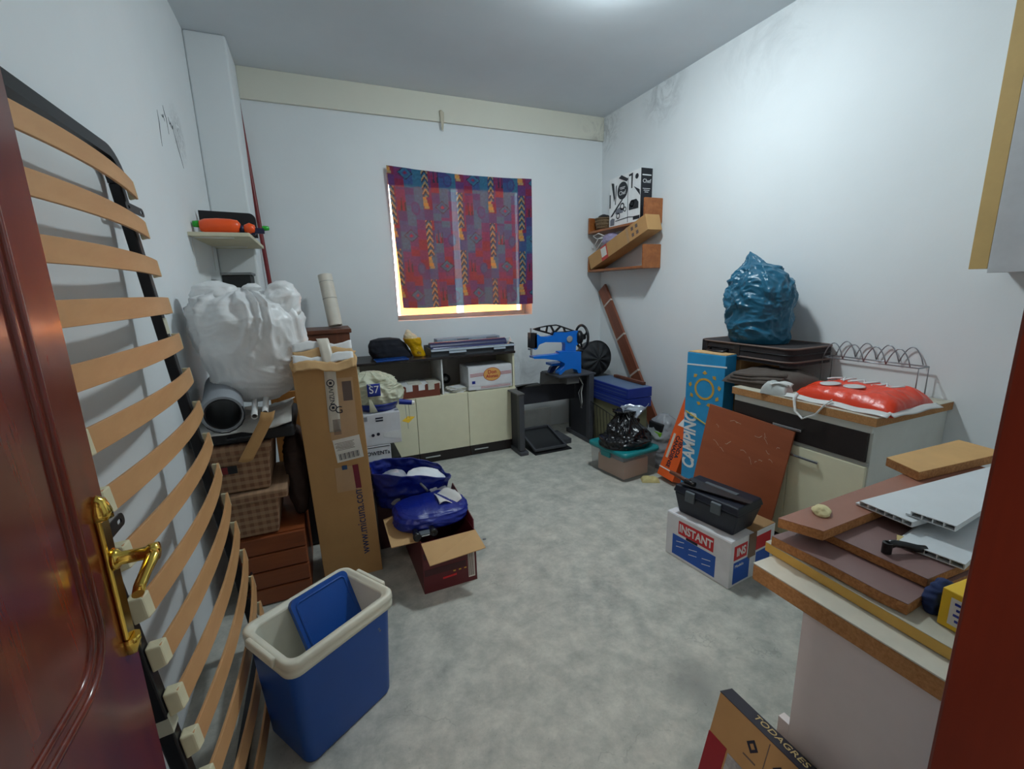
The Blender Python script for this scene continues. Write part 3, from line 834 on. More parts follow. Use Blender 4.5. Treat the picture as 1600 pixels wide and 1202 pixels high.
bb = thing('black_box', 'black box with grey lid on the lower corner shelf', 'box', (-0.52, 3.32, 1.441))
MB().box(0, 0.155, 0, 0.2, 0, 0.135).build('body', m_black, bb, bevel=0.004)
MB().box(-0.005, 0.165, -0.008, 0.205, 0.136, 0.152).build('lid', m_grey, bb, bevel=0.003)
me = plate([[(0, 0), (0.285, 0), (0.285, 0.10)] + [(0.285 - 0.035 + 0.035 * cos(radians(a)), 0.105 + 0.035 * sin(radians(a))) for a in range(0, 91, 15)] + [(0, 0.148)]], 0.012)
me.transform(frame_m((-0.565, 3.20, 1.787), X, Z)); me.materials.append(m_black)
tag(link('black_board', me), 'black board with one rounded corner standing behind the orange water gun', 'board')
m_org = mat('orange plastic', (255, 92, 34), 0.3, 0, 0.04)
m_grn = mat('green plastic', (40, 170, 48), 0.35)
m_navy = mat('navy plastic', (24, 26, 62), 0.4)
gun = thing('water_gun', 'orange toy water gun with green caps on the corner shelf', 'toy', (-0.575, 3.05, 1.786))
MB().lathe([(0.0, 0.03), (0.028, 0.034), (0.038, 0.06), (0.042, 0.12), (0.040, 0.18), (0.034, 0.215), (0.018, 0.228), (0.0, 0.230)], (0, 0, 0.046), 24, 'X').build('tank', m_org, gun)
MB().lathe([(0.0, 0.0), (0.016, 0.002), (0.018, 0.02), (0.018, 0.034), (0.0, 0.036)], (0, 0, 0.055), 18, 'X').build('cap', m_grn, gun)
MB().lathe([(0.020, 0.222), (0.020, 0.244)], (0, 0, 0.034), 16, 'X').build('collar', m_navy, gun)
MB().lathe([(0.0, 0.240), (0.020, 0.246), (0.032, 0.272), (0.020, 0.298), (0.0, 0.304)], (0, 0, 0.036), 20, 'X').build('bulb', m_org, gun)
MB().box(0.295, 0.345, -0.014, 0.014, 0.010, 0.040).build('barrel', m_navy, gun, bevel=0.004)
MB().lathe([(0.012, 0.335), (0.014, 0.345), (0.011, 0.37), (0.0, 0.372)], (0, 0, 0.040), 14, 'X').build('nozzle', m_grn, gun)
MB().box(0.15, 0.30, -0.012, 0.012, 0.001, 0.014).build('grip', m_navy, gun, bevel=0.004)

m_redpole = mat('red lacquer pole', (122, 30, 34), 0.35)
pl = thing('red_pole', 'thin dark red pole leaning upright beside the corner column', 'pole', (-0.258, 4.0, 0))
MB().cyl((0, 0, 0), (-0.108, 0.055, 2.855), 0.015, 0.015, 16).build('shaft', m_redpole, pl)
MB().cyl((-0.108, 0.055, 2.855), (-0.1085, 0.0553, 2.872), 0.0165, 0.0165, 16).build('end_cap', m_black, pl)

m_brown = wood('dark brown wood', (84, 44, 28), (118, 66, 42), 0.45, 2, 4.0)
cb = thing('wooden_cabinet', 'narrow brown wooden cabinet behind the tall carton', 'cabinet', (-0.10, 3.60, 0))
MB().box(0.0, 0.305, 0.0, 0.36, 0.0, 1.155).build('body', m_brown, cb, bevel=0.003)
MB().box(-0.012, 0.32, -0.014, 0.365, 1.156, 1.186).build('top', m_brown, cb, bevel=0.004)
m_tube = mat('cream cardboard tube', (222, 214, 200), 0.55)
ct = thing('cardboard_tube', 'thick cream tube standing on the brown cabinet against the wall', 'tube', (0.118, 3.75, 1.203))
MB().pipe((0, 0, 0), (-0.035, 0.10, 0.385), 0.052, 0.046, 32).build('tube_wall', m_tube, ct)
MB().pipe((-0.035 * 0.52, 0.052, 0.20), (-0.035 * 0.54, 0.054, 0.208), 0.0526, 0.05, 32).build('seam_tape', mat('seam tape', (186, 178, 166), 0.6), ct)
MB().pipe((-0.035 * 0.86, 0.086, 0.331), (-0.035 * 0.865, 0.0865, 0.333), 0.0526, 0.05, 32).build('seam_line', m_grey, ct)

# ---- tall carton with the web address
mc = thing('tall_carton', 'tall narrow brown carton with a web address printed up its side', 'carton', (-0.137, 2.25, 0), radians(-0.6))
BWd, BD, BH = 0.282, 0.20, 1.115
sxl = 0.028
mb = MB().hexa([(sxl, 0, 0), (sxl + BWd, 0, 0), (sxl + BWd, BD, 0), (sxl, BD, 0)], [(0, 0, BH), (BWd, 0, BH), (BWd, BD, BH), (0, BD, BH)])
mb.build('body', m_kraft, mc, bevel=0.003)
def crump(u, v):
    k = sin(pi * v)
    x = BWd * u + 0.015 * noise.noise(Vector((u * 5, v * 4, 2)))
    z = BH - 0.008 + 0.085 * k * (1 - 0.55 * abs(2 * u - 1) ** 2) + 0.020 * k * (1 - 2 * abs(noise.noise(Vector((u * 5, v * 7, 4)))))
    return (x * (1.0 + 0.03 * k), -0.006 + (BD + 0.012) * v, z)
MB().grid(crump, 34, 26).build('crumpled_top', m_kraft2, mc, solid=0.004)
for k in range(4):
    def fl(u, v, k=k):
        return (0.01 + (BWd - 0.02) * u, -0.012 + 0.030 * k - 0.022 * (1 - v), BH - 0.012 + 0.026 * k + 0.040 * v + 0.010 * sin(u * 7 + k * 2) + 0.008 * noise.noise(Vector((u * 9, k, v))))
    MB().grid(fl, 20, 5).build('torn_flap', (m_kraft2, m_white, m_kraft2, m_white)[k], mc, solid=0.003)
m_tape = mat('printed parcel tape', (208, 200, 186), 0.35)
def tapef(u, v):      # tape running over the top and down the front
    w_ = 0.052 * (u - 0.5)
    if v < 0.6:
        k = v / 0.6; return (0.155 + w_ + 0.006 * k, -0.0025 - 0.0005 * sin(k * 20), BH - 0.32 + 0.325 * k)
    k = (v - 0.6) / 0.4
    return (0.161 + w_ - 0.02 * k, -0.010 + 0.10 * k, BH + 0.006 + 0.118 * sin(k * pi / 2))
MB().grid(tapef, 3, 40).build('packing_tape', m_tape, mc, solid=0.0008)
for zz in (BH - 0.20, BH - 0.08):
    put_plate('tape_emblem', [circle(0, 0, 0.018, 20), circle(0, 0, 0.014, 20)], 0.0008, m_ink, mc, (0.157, -0.0042, zz), X, Z)
    decal('tape_emblem', m_ink, mc, (0.157, -0.0042, zz), X, Z, 0.012, 0.012, 0.0008)
text('NZUVI', 0.03, m_ink, mc, (0.158, -0.0042, BH - 0.14), (0, 0, 1), NX, name='tape_lettering')
m_clear = film('clear sticker', (196, 160, 122), 0.2, 0.0, 0.1, 0.1)
decal('clear_sticker', m_clear, mc, (0.195, -0.0018, BH - 0.215), X, Z, 0.125, 0.31)
m_label = mat('white label', (222, 218, 210), 0.65)
m_dim = mat('faded print', (104, 88, 82), 0.8)
decal('shipping_print', m_dim, mc, (0.228, -0.0028, BH - 0.125), X, Z, 0.042, 0.095, 0.001)
for k in range(12): decal('barcode_line', m_dim, mc, (0.165, -0.0046, BH - 0.262 - k * 0.0065), X, Z, 0.034, 0.003, 0.0008)
text('G', 0.05, m_ink, mc, (0.182, -0.005, BH - 0.215), X, Z, name='marker_scribble')
decal('address_label', m_label, mc, (0.205, -0.0022, BH - 0.415), (1, 0, 0.1), (-0.1, 0, 1), 0.125, 0.118, 0.0016)
r_ = Vector((1, 0, 0.1)).normalized(); u_ = Vector((-0.1, 0, 1)).normalized()
for k in range(15):
    decal('barcode_line', m_ink, mc, Vector((0.207, -0.0034, BH - 0.448)) + r_ * (k * 0.0066 - 0.047), r_, u_, (0.0026, 0.004, 0.0018)[k % 3], 0.032, 0.0008)
for k in range(6):
    decal('text_line', m_dim, mc, Vector((0.190, -0.0034, BH - 0.378)) + u_ * (-k * 0.0072), r_, u_, (0.09, 0.075, 0.085)[k % 3], 0.002, 0.0008)
decal('clear_pocket', m_clear, mc, (0.185, -0.0018, 0.545), X, Z, 0.105, 0.13)
decal('blue_seal', mat('blue seal', (44, 74, 112), 0.6), mc, (0.178, -0.003, 0.606), X, Z, 0.024, 0.022)
decal('red_tape', mat('dark red tape', (116, 22, 40), 0.3), mc, (0.231, -0.003, 0.550), (1, 0, 0.02), (-0.05, 0, 1), 0.027, 0.125)
text('www.micuna.com', 0.062, mat('blue print', (34, 50, 92), 0.7), mc, (0.232, -0.0015, 0.305), (-0.025, 0, 1), (-1, 0, -0.025), name='web_address', ax=0.84)

# ================================================================== ALONG THE BACK WALL
def carton(name, label, cat, loc, rz, size, m, group=None, bevel=0.003, flap=True, tape=None):
    t = thing(name, label, cat, loc, rz, group)
    w_, d_, h_ = size
    MB().box(0, w_, 0, d_, 0, h_).build('body', m, t, bevel=bevel)
    if flap:
        MB().box(0.002, w_ - 0.002, 0.002, d_ / 2 - 0.0015, h_, h_ + 0.003).build('flap', m, t)
        MB().box(0.002, w_ - 0.002, d_ / 2 + 0.0015, d_ - 0.002, h_, h_ + 0.003).build('flap', m, t)
    if tape: MB().box(-0.001, w_ + 0.001, d_ / 2 - 0.025, d_ / 2 + 0.025, h_ + 0.003, h_ + 0.004).build('tape', tape, t)
    return t

# ---- stack of cartons beside the tall carton
m_whitebox = mat('white carton', (222, 222, 226), 0.6)
m_slate = mat('faint grey print', (120, 122, 132), 0.7)
carton('black_carton', 'plain black carton at the bottom of the stack behind the tall carton', 'carton', (0.165, 3.10, 0), 0, (0.275, 0.34, 0.296), m_black)
t = carton('white_carton', 'white appliance carton with wide black lettering, middle of the stack', 'carton', (0.135, 3.08, 0.30), 0, (0.235, 0.30, 0.108), m_whitebox)
text('rOWENTa', 0.038, m_ink, t, (0.142, -0.001, 0.056), X, Z, ax=0.98, bold=0.0006)
decal('shadow_line', m_black, t, (0.15, -0.0008, 0.101), X, Z, 0.16, 0.004)
t = carton('white_carton', 'white carton with small black symbols, top of the stack', 'carton', (0.165, 3.08, 0.413), 0, (0.285, 0.32, 0.222), m_whitebox)
for k in range(2):
    decal('print_bar', m_ink, t, (0.145, -0.0008, 0.192 - 0.018 * k), X, Z, 0.05, 0.010)
    put_plate('print_disc', [circle(0, 0, 0.011, 18)], 0.001, m_ink, t, (0.095 + 0.035 * k, -0.0008, 0.075 + 0.004 * k), X, Z)
for k in range(7): decal('barcode_line', m_slate, t, (0.028 + 0.006 * k, -0.0008, 0.195), X, Z, 0.003, 0.03)
me = plate([[(0, 0), (0.12, -0.03), (0.12, 0.035), (0.0, 0.03)]], 0.001); me.transform(frame_m((0.164, -0.0012, 0.055), X, Z)); me.materials.append(m_white); link('torn_label', me, t)
bk = thing('blue_tray', 'shallow round blue plastic tray holding the tied cream bag', 'tray', (0.325, 3.235, 0.642))
m_bluebag = mat('cobalt plastic', (22, 44, 140), 0.3)
MB().lathe([(0.0, 0.0), (0.125, 0.0), (0.148, 0.035), (0.155, 0.05), (0.149, 0.05), (0.142, 0.036), (0.120, 0.006), (0.0, 0.006)], n=40).build('tray_shell', m_bluebag, bk)
MB().tube([(0.152 * cos(a), 0.152 * sin(a), 0.05) for a in [2 * pi * i / 40 for i in range(40)]], 0.005, 8, closed=True).build('tray_rim', m_bluebag, bk)
m_creambag = film('cream film bag', (228, 228, 204), 0.3, 0.0, 0.3, 0.35, 40)
cbg = thing('plastic_bag', 'tied cream plastic bag with dark blue print lying in the blue tray', 'plastic bag', (0.335, 3.225, 0.655))
MB().sack((0, 0, 0), 0.168, 0.12, 0.255, [(0, 0.55), (0.10, 0.85), (0.35, 1.05), (0.62, 0.96), (0.82, 0.70), (0.95, 0.36), (1.0, 0.2)], 0.034, 8.0, 4, 130, 90, 2.0, (-0.05, 0), 2.0, 0.4).build('bag_body', m_creambag, cbg)
MB().grid(lambda u, v: (-0.075 + 0.03 * (u - 0.5) * (0.4 + 1.4 * v) + 0.02 * v, -0.135 - 0.008 * sin(v * 3), 0.09 - 0.10 * v + 0.004 * sin(u * 9)), 6, 8).build('tied_end', m_creambag, cbg, solid=0.002)
def bagprint(u, v):
    x = -0.085 + 0.085 * u; z = 0.105 + 0.085 * v
    return (x, -0.146 + 0.35 * (x + 0.03) ** 2 + 0.35 * max(0, z - 0.13) ** 1.3, z)
MB().grid(bagprint, 8, 8).build('blue_print', m_bluebag, cbg, solid=0.002)
text('S7', 0.07, m_white, cbg, (-0.042, -0.1500, 0.150), X, (0, 0.12, 1), name='bag_lettering')
cn = thing('spray_can', 'blue can with a white cap poking out beside the cream bag', 'can', (0.455, 3.10, 0.655))
MB().cyl((0, 0, 0.045), (0.085, -0.012, 0.030), 0.020, 0.017, 20).build('can_body', m_bluebag, cn)
MB().cyl((0.085, -0.012, 0.030), (0.102, -0.0144, 0.027), 0.0165, 0.013, 20).build('cap', m_white_pl, cn)
yt = thing('hanging_tag', 'yellow folded tag hanging on strings below the blue can', 'tag', (0.505, 3.08, 0.56))
MB().add([(-0.045, 0, 0.002), (0.0, -0.01, -0.014), (0.05, 0.0, 0.022), (0.0, 0.012, 0.028)], [(0, 1, 2, 3)]).build('tag_card', mat('yellow card', (236, 190, 40), 0.5), yt, solid=0.002)
MB().cyl((-0.008, 0, 0.012), (-0.012, 0.01, 0.115), 0.0012, n=6).build('string', m_slate, yt)
MB().cyl((0.012, 0, 0.018), (0.012, 0.01, 0.112), 0.0012, n=6).build('string', m_slate, yt)
MB().cyl((-0.003, 0, -0.012), (-0.003, 0, -0.06), 0.0012, n=6).build('string', m_slate, yt)

# ---- low cream cabinet under the window
m_cream = mat('cream laminate', (230, 225, 196), 0.45, 0, 0.03)
m_dark_lam = mat('dark brown laminate', (34, 26, 26), 0.4, 0, 0.06)
m_grey_lam = mat('grey board', (150, 146, 142), 0.7)
lc = thing('low_cabinet', 'long low cream cabinet with dark base drawers under the window', 'cabinet', (0.235, 3.63, 0))
CW, CD = 1.340, 0.44
MB().box(0.0, 0.018, 0.02, CD, 0.0, 0.885).build('side_panel', m_cream, lc, bevel=0.001)
MB().box(CW - 0.018, CW, 0.02, CD, 0.0, 0.885).build('side_panel', m_cream, lc, bevel=0.001)
MB().box(0.018, CW - 0.018, CD - 0.012, CD, 0.0, 0.885).build('back_panel', m_grey_lam, lc)
MB().box(0.018, CW - 0.018, 0.02, CD - 0.012, 0.560, 0.577).build('shelf', m_cream, lc)
MB().box(0.018, CW - 0.018, 0.02, CD - 0.012, 0.012, 0.028).build('bottom', m_cream, lc)
MB().box(-0.004, CW + 0.004, 0.0, CD, 0.886, 0.906).build('top', m_dark_lam, lc, bevel=0.002)
MB().box(0.672, 0.684, 0.03, CD - 0.012, 0.578, 0.885).build('divider', m_white, lc)
for k, (a, b_, hx) in enumerate(((0.0, 0.432, 0.345), (0.436, 0.882, 0.545), (0.886, CW, 0.985))):
    MB().box(a, b_, 0.0, 0.018, 0.092, 0.577).build('door', m_cream, lc, bevel=0.0015)
    dr = MB().box(a, b_, 0.002, 0.018, 0.003, 0.089).build('drawer_front', m_dark_lam, lc, bevel=0.001)
    MB().box(hx - 0.065, hx + 0.065, -0.014, -0.006, 0.048, 0.060).box(hx - 0.062, hx - 0.052, -0.008, 0.002, 0.050, 0.058).box(hx + 0.052, hx + 0.062, -0.008, 0.002, 0.050, 0.058).build('handle', m_chrome, dr, bevel=0.002)
# things in the open niche
rc = thing('torn_carton', 'torn red-brown carton full of papers in the cabinet niche', 'carton', (0.47, 3.66, 0.579))
m_redbrown = mat('red brown card', (116, 58, 42), 0.8)
MB().prism([(0, 0), (0.415, 0), (0.415, 0.105), (0.36, 0.10), (0.30, 0.108), (0.27, 0.082), (0.235, 0.106), (0.18, 0.108), (0.15, 0.080), (0.12, 0.104), (0, 0.10)], 0.0, 0.004, 'Y').build('front', m_redbrown, rc)
MB().box(0, 0.415, 0.005, 0.25, 0.0, 0.06).build('body', m_redbrown, rc)
m_papers = mat('stacked paper', (206, 202, 188), 0.8, 0, 0.12, 30)
for k in range(5):
    MB().obox((0.05 + 0.08 * k, 0.08, 0.088), (1, 0.05 * (k - 2), 0.03 * (k % 2)), (0, 1, 0.05), (0, 0, 1), 0.11, 0.16, 0.05 + 0.008 * (k % 3)).build('paper_bundle', (m_papers, m_white)[k % 2], rc)
for k in range(9):
    pp = MB().box(-0.085, 0.085, -0.06, 0.06, 0, 0.004).build('paper_sheet', (m_white, m_papers)[k % 2])
    tag(place(pp, (1.03 + 0.012 * ((k * 5) % 7) + 0.02 * (k % 2), 3.735 + 0.008 * (k % 3), 0.5785 + 0.0045 * k), 0.15 * ((k * 3) % 5 - 2)), 'loose paper in the untidy pile beside the striped white carton', 'paper', 'papers piled in the cabinet niche')
sp = thing('black_reel', 'small black reel against the back of the cabinet niche', 'reel', (1.00, 3.90, 0.625))
MB().lathe([(0.012, -0.012), (0.042, -0.012), (0.042, 0.0), (0.020, 0.002), (0.020, 0.014), (0.042, 0.016), (0.042, 0.028), (0.012, 0.028)], (0, 0, 0.042), 28, 'Y').build('reel_body', m_blackgl, sp)
MB().lathe([(0.012, -0.014), (0.018, -0.014), (0.018, 0.0), (0.012, 0.0)], (0, 0, 0.042), 18, 'Y').build('hub', m_grey, sp)
tag(place(MB().box(-0.01, 0.30, 0, 0.20, 0, 0.012).build('flat_carton', m_whitebox), (1.215, 3.65, 0.579)), 'flattened white carton lying under the striped white carton', 'carton')
dn = carton('striped_carton', 'white carton with red stripes and an orange oval in the cabinet niche', 'carton', (1.135, 3.637, 0.622), 0, (0.408, 0.26, 0.168), m_whitebox)
MB().box(0, 0.408, 0.0, 0.26, -0.030, -0.001).build('lower_tray', m_whitebox, dn)
m_redp = mat('red print', (178, 44, 48), 0.7); m_orgp = mat('orange print', (226, 166, 92), 0.7)
for a, b_ in ((0.015, 0.135), (0.30, 0.402)):
    for k in range(3): decal('stripe', m_redp, dn, ((a + b_) / 2, -0.0008, 0.110 - 0.011 * k), (1, 0, 0.03), Z, b_ - a, 0.004)
for k in range(2): decal('stripe', m_redp, dn, (0.25, -0.0008, -0.010 - 0.010 * k), X, Z, 0.28, 0.003)
put_plate('logo_oval', [circle(0, 0, 0.082, 32, 0.060)], 0.001, m_redp, dn, (0.218, -0.0008, 0.095), X, Z)
put_plate('logo_oval', [circle(0, 0, 0.078, 32, 0.056)], 0.001, m_orgp, dn, (0.218, -0.0016, 0.095), X, Z)
text('Don', 0.046, m_redp, dn, (0.218, -0.0024, 0.115), X, Z, bold=0.001)
text('Alonso', 0.040, m_redp, dn, (0.218, -0.0024, 0.078), X, Z, bold=0.001)
decal('blue_mark', m_bluebag, dn, (0.045, -0.0008, 0.035), X, Z, 0.03, 0.025)
# things on top of the cabinet
kb = MB()
kb.sack((0, 0, 0), 0.165, 0.085, 0.165, [(0, 1.0), (0.3, 1.0), (0.65, 0.92), (0.9, 0.72), (1.0, 0.30)], 0.014, 6.0, 8, 80, 44, 3.0, (-0.055, 0.0))
tag(place(kb.build('black_garment', mat('black cloth', (22, 24, 34), 0.95, 0, 0.1, sheen=0.1)), (0.545, 3.86, 0.908)), 'bundle of black cloth lying on the left end of the low cabinet', 'cloth')
yb = thing('yellow_bag', 'yellow plastic bag with white crumpled top on the low cabinet', 'plastic bag', (0.762, 3.80, 0.908))
m_yel = film('yellow film', (232, 184, 16), 0.3, 0, 0.25, 0.3, 40)
MB().sack((0, 0, 0), 0.052, 0.045, 0.155, [(0, 1.0), (0.2, 0.95), (0.5, 0.92), (0.8, 1.25), (1.0, 1.35)], 0.010, 12, 5, 50, 36, 2.2, (-0.062, 0)).build('bag_body', m_yel, yb)
MB().sack((-0.066, 0, 0.140), 0.052, 0.045, 0.085, [(0, 1.0), (0.4, 0.9), (0.75, 0.45), (1.0, 0.18)], 0.014, 16, 6, 44, 28, 2.0, (-0.02, 0)).build('white_lining', film('pale lining', (236, 226, 196), 0.3, 0, 0.3, 0.3, 50), yb)
text('m', 0.045, m_ink, yb, (-0.012, -0.053, 0.035), (1, 0.1, -0.25), (0.25, 0, 1), name='bag_lettering')
tag(place(MB().box(0, 0.26, 0, 0.13, 0, 0.012).build('blue_folder', mat('blue folder', (16, 66, 140), 0.25), bevel=0.002), (0.38, 3.612, 0.908), 0.05), 'glossy blue folder on the front edge of the low cabinet', 'folder')
gt = thing('grey_carton_tray', 'long open grey carton tray with torn flaps on the low cabinet', 'carton', (0.825, 3.645, 0.907))
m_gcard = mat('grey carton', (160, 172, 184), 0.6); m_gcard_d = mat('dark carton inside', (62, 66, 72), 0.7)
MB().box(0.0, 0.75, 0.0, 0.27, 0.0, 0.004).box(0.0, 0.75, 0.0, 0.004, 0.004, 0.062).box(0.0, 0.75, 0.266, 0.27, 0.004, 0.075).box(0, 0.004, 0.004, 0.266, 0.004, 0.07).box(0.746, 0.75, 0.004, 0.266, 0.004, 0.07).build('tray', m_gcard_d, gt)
for x0, x1, dz in ((0.0, 0.75, 0.0), (0.15, 0.30, 0.026), (0.55, 0.66, 0.024)):
    MB().obox(((x0 + x1) / 2, -0.006 - (0.01 if dz else 0), 0.056 - dz / 2), X, (0, -0.3, -1) if dz else (0, -0.9, -0.45), (0, -1, 0.3) if dz else (0, -0.45, 0.9), x1 - x0, 0.034, 0.002).build('flap', m_gcard, gt)
nv = thing('navy_roll', 'dark navy roll wrapped in plastic lying in the grey carton tray', 'roll', (0.845, 3.78, 0.9125))
MB().cyl((0, 0, 0.052), (0.70, 0.012, 0.052), 0.050, 0.050, 28).build('roll_body', mat('navy fabric', (38, 40, 82), 0.4), nv)
MB().cyl((0.02, -0.036, 0.048), (0.67, -0.026, 0.048), 0.018, 0.018, 16).build('roll_edge', mat('navy film', (44, 50, 104), 0.2), nv)
MB().add([(0.695, -0.03, 0.03), (0.745, -0.05, 0.075), (0.76, 0.02, 0.10), (0.70, 0.04, 0.085)], [(0, 1, 2, 3)]).build('film_end', film('clear film', (190, 200, 205), 0.1, 0.5, 0.2), nv, solid=0.001)
gb = thing('grey_box', 'long flat grey-blue box lying behind the navy roll', 'box', (0.95, 3.925, 0.907))
MB().box(0.0, 0.60, 0.0, 0.12, 0.0, 0.115).build('body', mat('grey blue card', (150, 160, 176), 0.5), gb, bevel=0.003)
for k in range(4): decal('print_panel', (m_gcard, m_slate)[k % 2], gb, (0.10 + 0.14 * k, -0.0006, 0.095), X, Z, 0.11, 0.028)

# ---- desk frame with the sewing machine
m_desk = mat('dark grey steel', (72, 73, 79), 0.5, 0.1, 0.06); m_desk_d = mat('near black panel', (42, 42, 50), 0.55)
m_desk_l = mat('worn grey plate', (96, 94, 92), 0.6, 0, 0.12)
dk = thing('metal_desk', 'dark grey metal desk frame carrying the blue sewing machine', 'desk', (1.50, 3.42, 0))
def leg(x0):
    l_ = MB().box(x0, x0 + 0.05, 0.0, 0.05, 0.042, 0.548 if x0 < 0.5 else 0.655).build('leg', m_desk, dk, bevel=0.004)
    MB().box(x0 + 0.008, x0 + 0.032, 0.05, 0.20 if x0 < 0.5 else 0.34, 0.042, 0.548 if x0 < 0.5 else 0.655).build('side_panel', m_desk_d, dk)
    ft = 0.20 if x0 < 0.5 else 0.42
    MB().prism([(-0.02, 0.0), (ft, 0.0), (ft, 0.040), (0.06, 0.040), (-0.02, 0.032)], x0 - 0.004, x0 + 0.075, 'X').build('foot', m_desk, dk, bevel=0.004)
leg(0.01); leg(0.72)
MB().box(-0.01, 0.062, -0.005, 0.205, 0.549, 0.563).build('left_ledge', m_desk_l, dk, bevel=0.003)
MB().prism([(0.062, 0.14), (0.09, 0.26), (0.36, 0.26), (0.36, 0.34), (0.085, 0.34), (0.085, 0.205), (0.062, 0.205)], 0.549, 0.563).build('rear_ledge', m_desk_l, dk, bevel=0.003)
MB().prism([(0.088, 0.385), (0.72, 0.385), (0.72, 0.600), (0.40, 0.600), (0.34, 0.547), (0.088, 0.547)], 0.26, 0.28, 'Y').build('modesty_panel', m_desk_d, dk)
MB().hexa([(0.34, 0.24, 0.565), (0.60, 0.15, 0.565), (0.60, 0.17, 0.565), (0.34, 0.26, 0.565)], [(0.37, 0.28, 0.672), (0.55, 0.16, 0.655), (0.55, 0.18, 0.655), (0.37, 0.30, 0.672)]).build('slanted_plate', m_desk_l, dk)
MB().box(0.40, 0.79, 0.0, 0.34, 0.656, 0.672).build('table_plate', m_desk, dk, bevel=0.003)
MB().box(0.50, 0.63, 0.03, 0.2, 0.585, 0.655).build('drawer_box', m_desk_l, dk, bevel=0.004)
for k in range(2):
    pts = [(0.66 + 0.02 * k, 0.10, 0.64), (0.70, 0.08, 0.56), (0.69 - 0.03 * k, 0.09, 0.48), (0.705, 0.1, 0.38 - 0.06 * k), (0.71, 0.12, 0.32)]
    MB().tube(pts, 0.005, 8).build('cable', (m_white_pl, m_grey)[k], dk)
tag(place(MB().box(0, 0.46, 0, 0.015, 0, 0.215).build('white_board_offcut', m_white), (1.70, 4.06, 0.0)), 'white board offcut on the floor behind the desk', 'board')
td = thing('foot_pedal', 'dark foot pedal tray on the floor under the desk', 'pedal', (1.64, 3.38, 0))
MB().box(-0.01, 0.36, -0.02, 0.46, 0.0, 0.012).build('base_plate', m_black, td, bevel=0.003)
me = [(0.0, 0.0, 0.022), (0.31, 0.0, 0.022), (0.31, 0.36, 0.11), (0.0, 0.36, 0.11)]
MB().hexa(me, [(x, y, z + 0.012) for x, y, z in me]).build('pedal_plate', m_blackgl, td, bevel=0.002)
for a, b_ in ((0, 1), (1, 2), (2, 3), (3, 0)):
    MB().bar(Vector(me[a]) + Vector((0, 0, 0.018)), Vector(me[b_]) + Vector((0, 0, 0.018)), 0.018, 0.020).build('pedal_rim', m_desk, td, bevel=0.002)
MB().box(0.30, 0.44, 0.12, 0.40, 0.0, 0.05).build('hinge_block', m_desk, td, bevel=0.006)

m_sewblue = mat('blue enamel', (8, 108, 206), 0.32, 0, 0.05)
m_cast = mat('black cast iron', (22, 22, 26), 0.4, 0.1)
sm = thing('sewing_machine', 'blue shoemaker sewing machine with black handwheel on the grey desk', 'sewing machine', (1.90, 3.50, 0.674))
ox, oz = 1.90, 0.674
def rel(p): return [(x - ox, z - oz) for x, z in p]
arm = rel([(1.725, 1.056), (1.75, 1.035), (1.812, 1.028), (1.882, 1.035), (1.889, 1.063), (2.012, 1.055), (2.098, 1.064), (2.128, 1.062), (2.125, 0.938), (2.105, 0.931), (2.105, 0.850), (1.992, 0.850), (1.998, 0.947), (1.985, 0.968), (1.799, 0.982), (1.736, 0.966), (1.717, 0.928), (1.692, 0.922), (1.70, 1.05)])
put_plate('arm', [arm], 0.062, m_sewblue, sm, (0, 0, 0), X, Z, 0.012)
base = rel([(1.672, 0.867), (1.798, 0.866), (1.926, 0.868), (1.939, 0.884), (1.992, 0.886), (2.156, 0.872), (2.156, 0.675), (2.126, 0.675), (2.112, 0.709), (2.058, 0.726), (1.991, 0.715), (1.951, 0.683), (1.928, 0.679), (1.932, 0.714), (1.985, 0.751), (1.985, 0.78), (1.939, 0.807), (1.784, 0.838), (1.678, 0.847)])
put_plate('base', [base], 0.080, m_sewblue, sm, (0, 0, 0), X, Z, 0.010)
rf = rel([(1.905, 0.675), (1.925, 0.725), (2.005, 0.772), (2.055, 0.763), (2.055, 0.740), (1.995, 0.728), (1.945, 0.675)])
put_plate('rear_foot', [rf], 0.04, mat('dark blue enamel', (24, 40, 96), 0.4), sm, (0, 0.13, 0), X, Z, 0.006)
MB().box(-0.01, 0.16, 0.03, 0.15, 0.078, 0.10).build('rear_web', m_sewblue, sm, bevel=0.004)
put_plate('face_plate', [rel([(1.655, 1.072), (1.716, 1.068), (1.717, 0.937), (1.652, 0.939)])], 0.058, m_cast, sm, (0, -0.002, 0), X, Z, 0.008)
tr_out = rel([(1.683, 1.103), (1.751, 1.116), (1.826, 1.126), (1.915, 1.129), (1.954, 1.118), (2.098, 1.066), (2.098, 1.047), (2.012, 1.055), (1.882, 1.036), (1.714, 1.088)])
holes = [[(1.757, 1.108), (1.82, 1.114), (1.81, 1.076), (1.757, 1.090)], [(1.834, 1.115), (1.856, 1.114), (1.881, 1.068), (1.876, 1.052), (1.824, 1.069)], [(1.872, 1.116), (1.915, 1.118), (1.946, 1.108), (1.899, 1.071)], [(1.918, 1.064), (1.961, 1.101), (1.984, 1.094), (1.994, 1.063)], [(2.004, 1.086), (2.07, 1.064), (2.010, 1.066)]]
put_plate('lever_truss', [tr_out] + [rel(h_) for h_ in holes], 0.012, m_cast, sm, (0, -0.010, 0), X, Z)
wh = thing_part = bpy.data.objects.new('handwheel', None); COL.objects.link(wh); wh.parent = sm; wh.location = (0.285, 0, 0.326)
WR = 0.105
MB().tube([(0, WR * cos(a), WR * sin(a)) for a in [2 * pi * i / 48 for i in range(48)]], 0.012, 10, closed=True).build('rim', m_cast, wh)
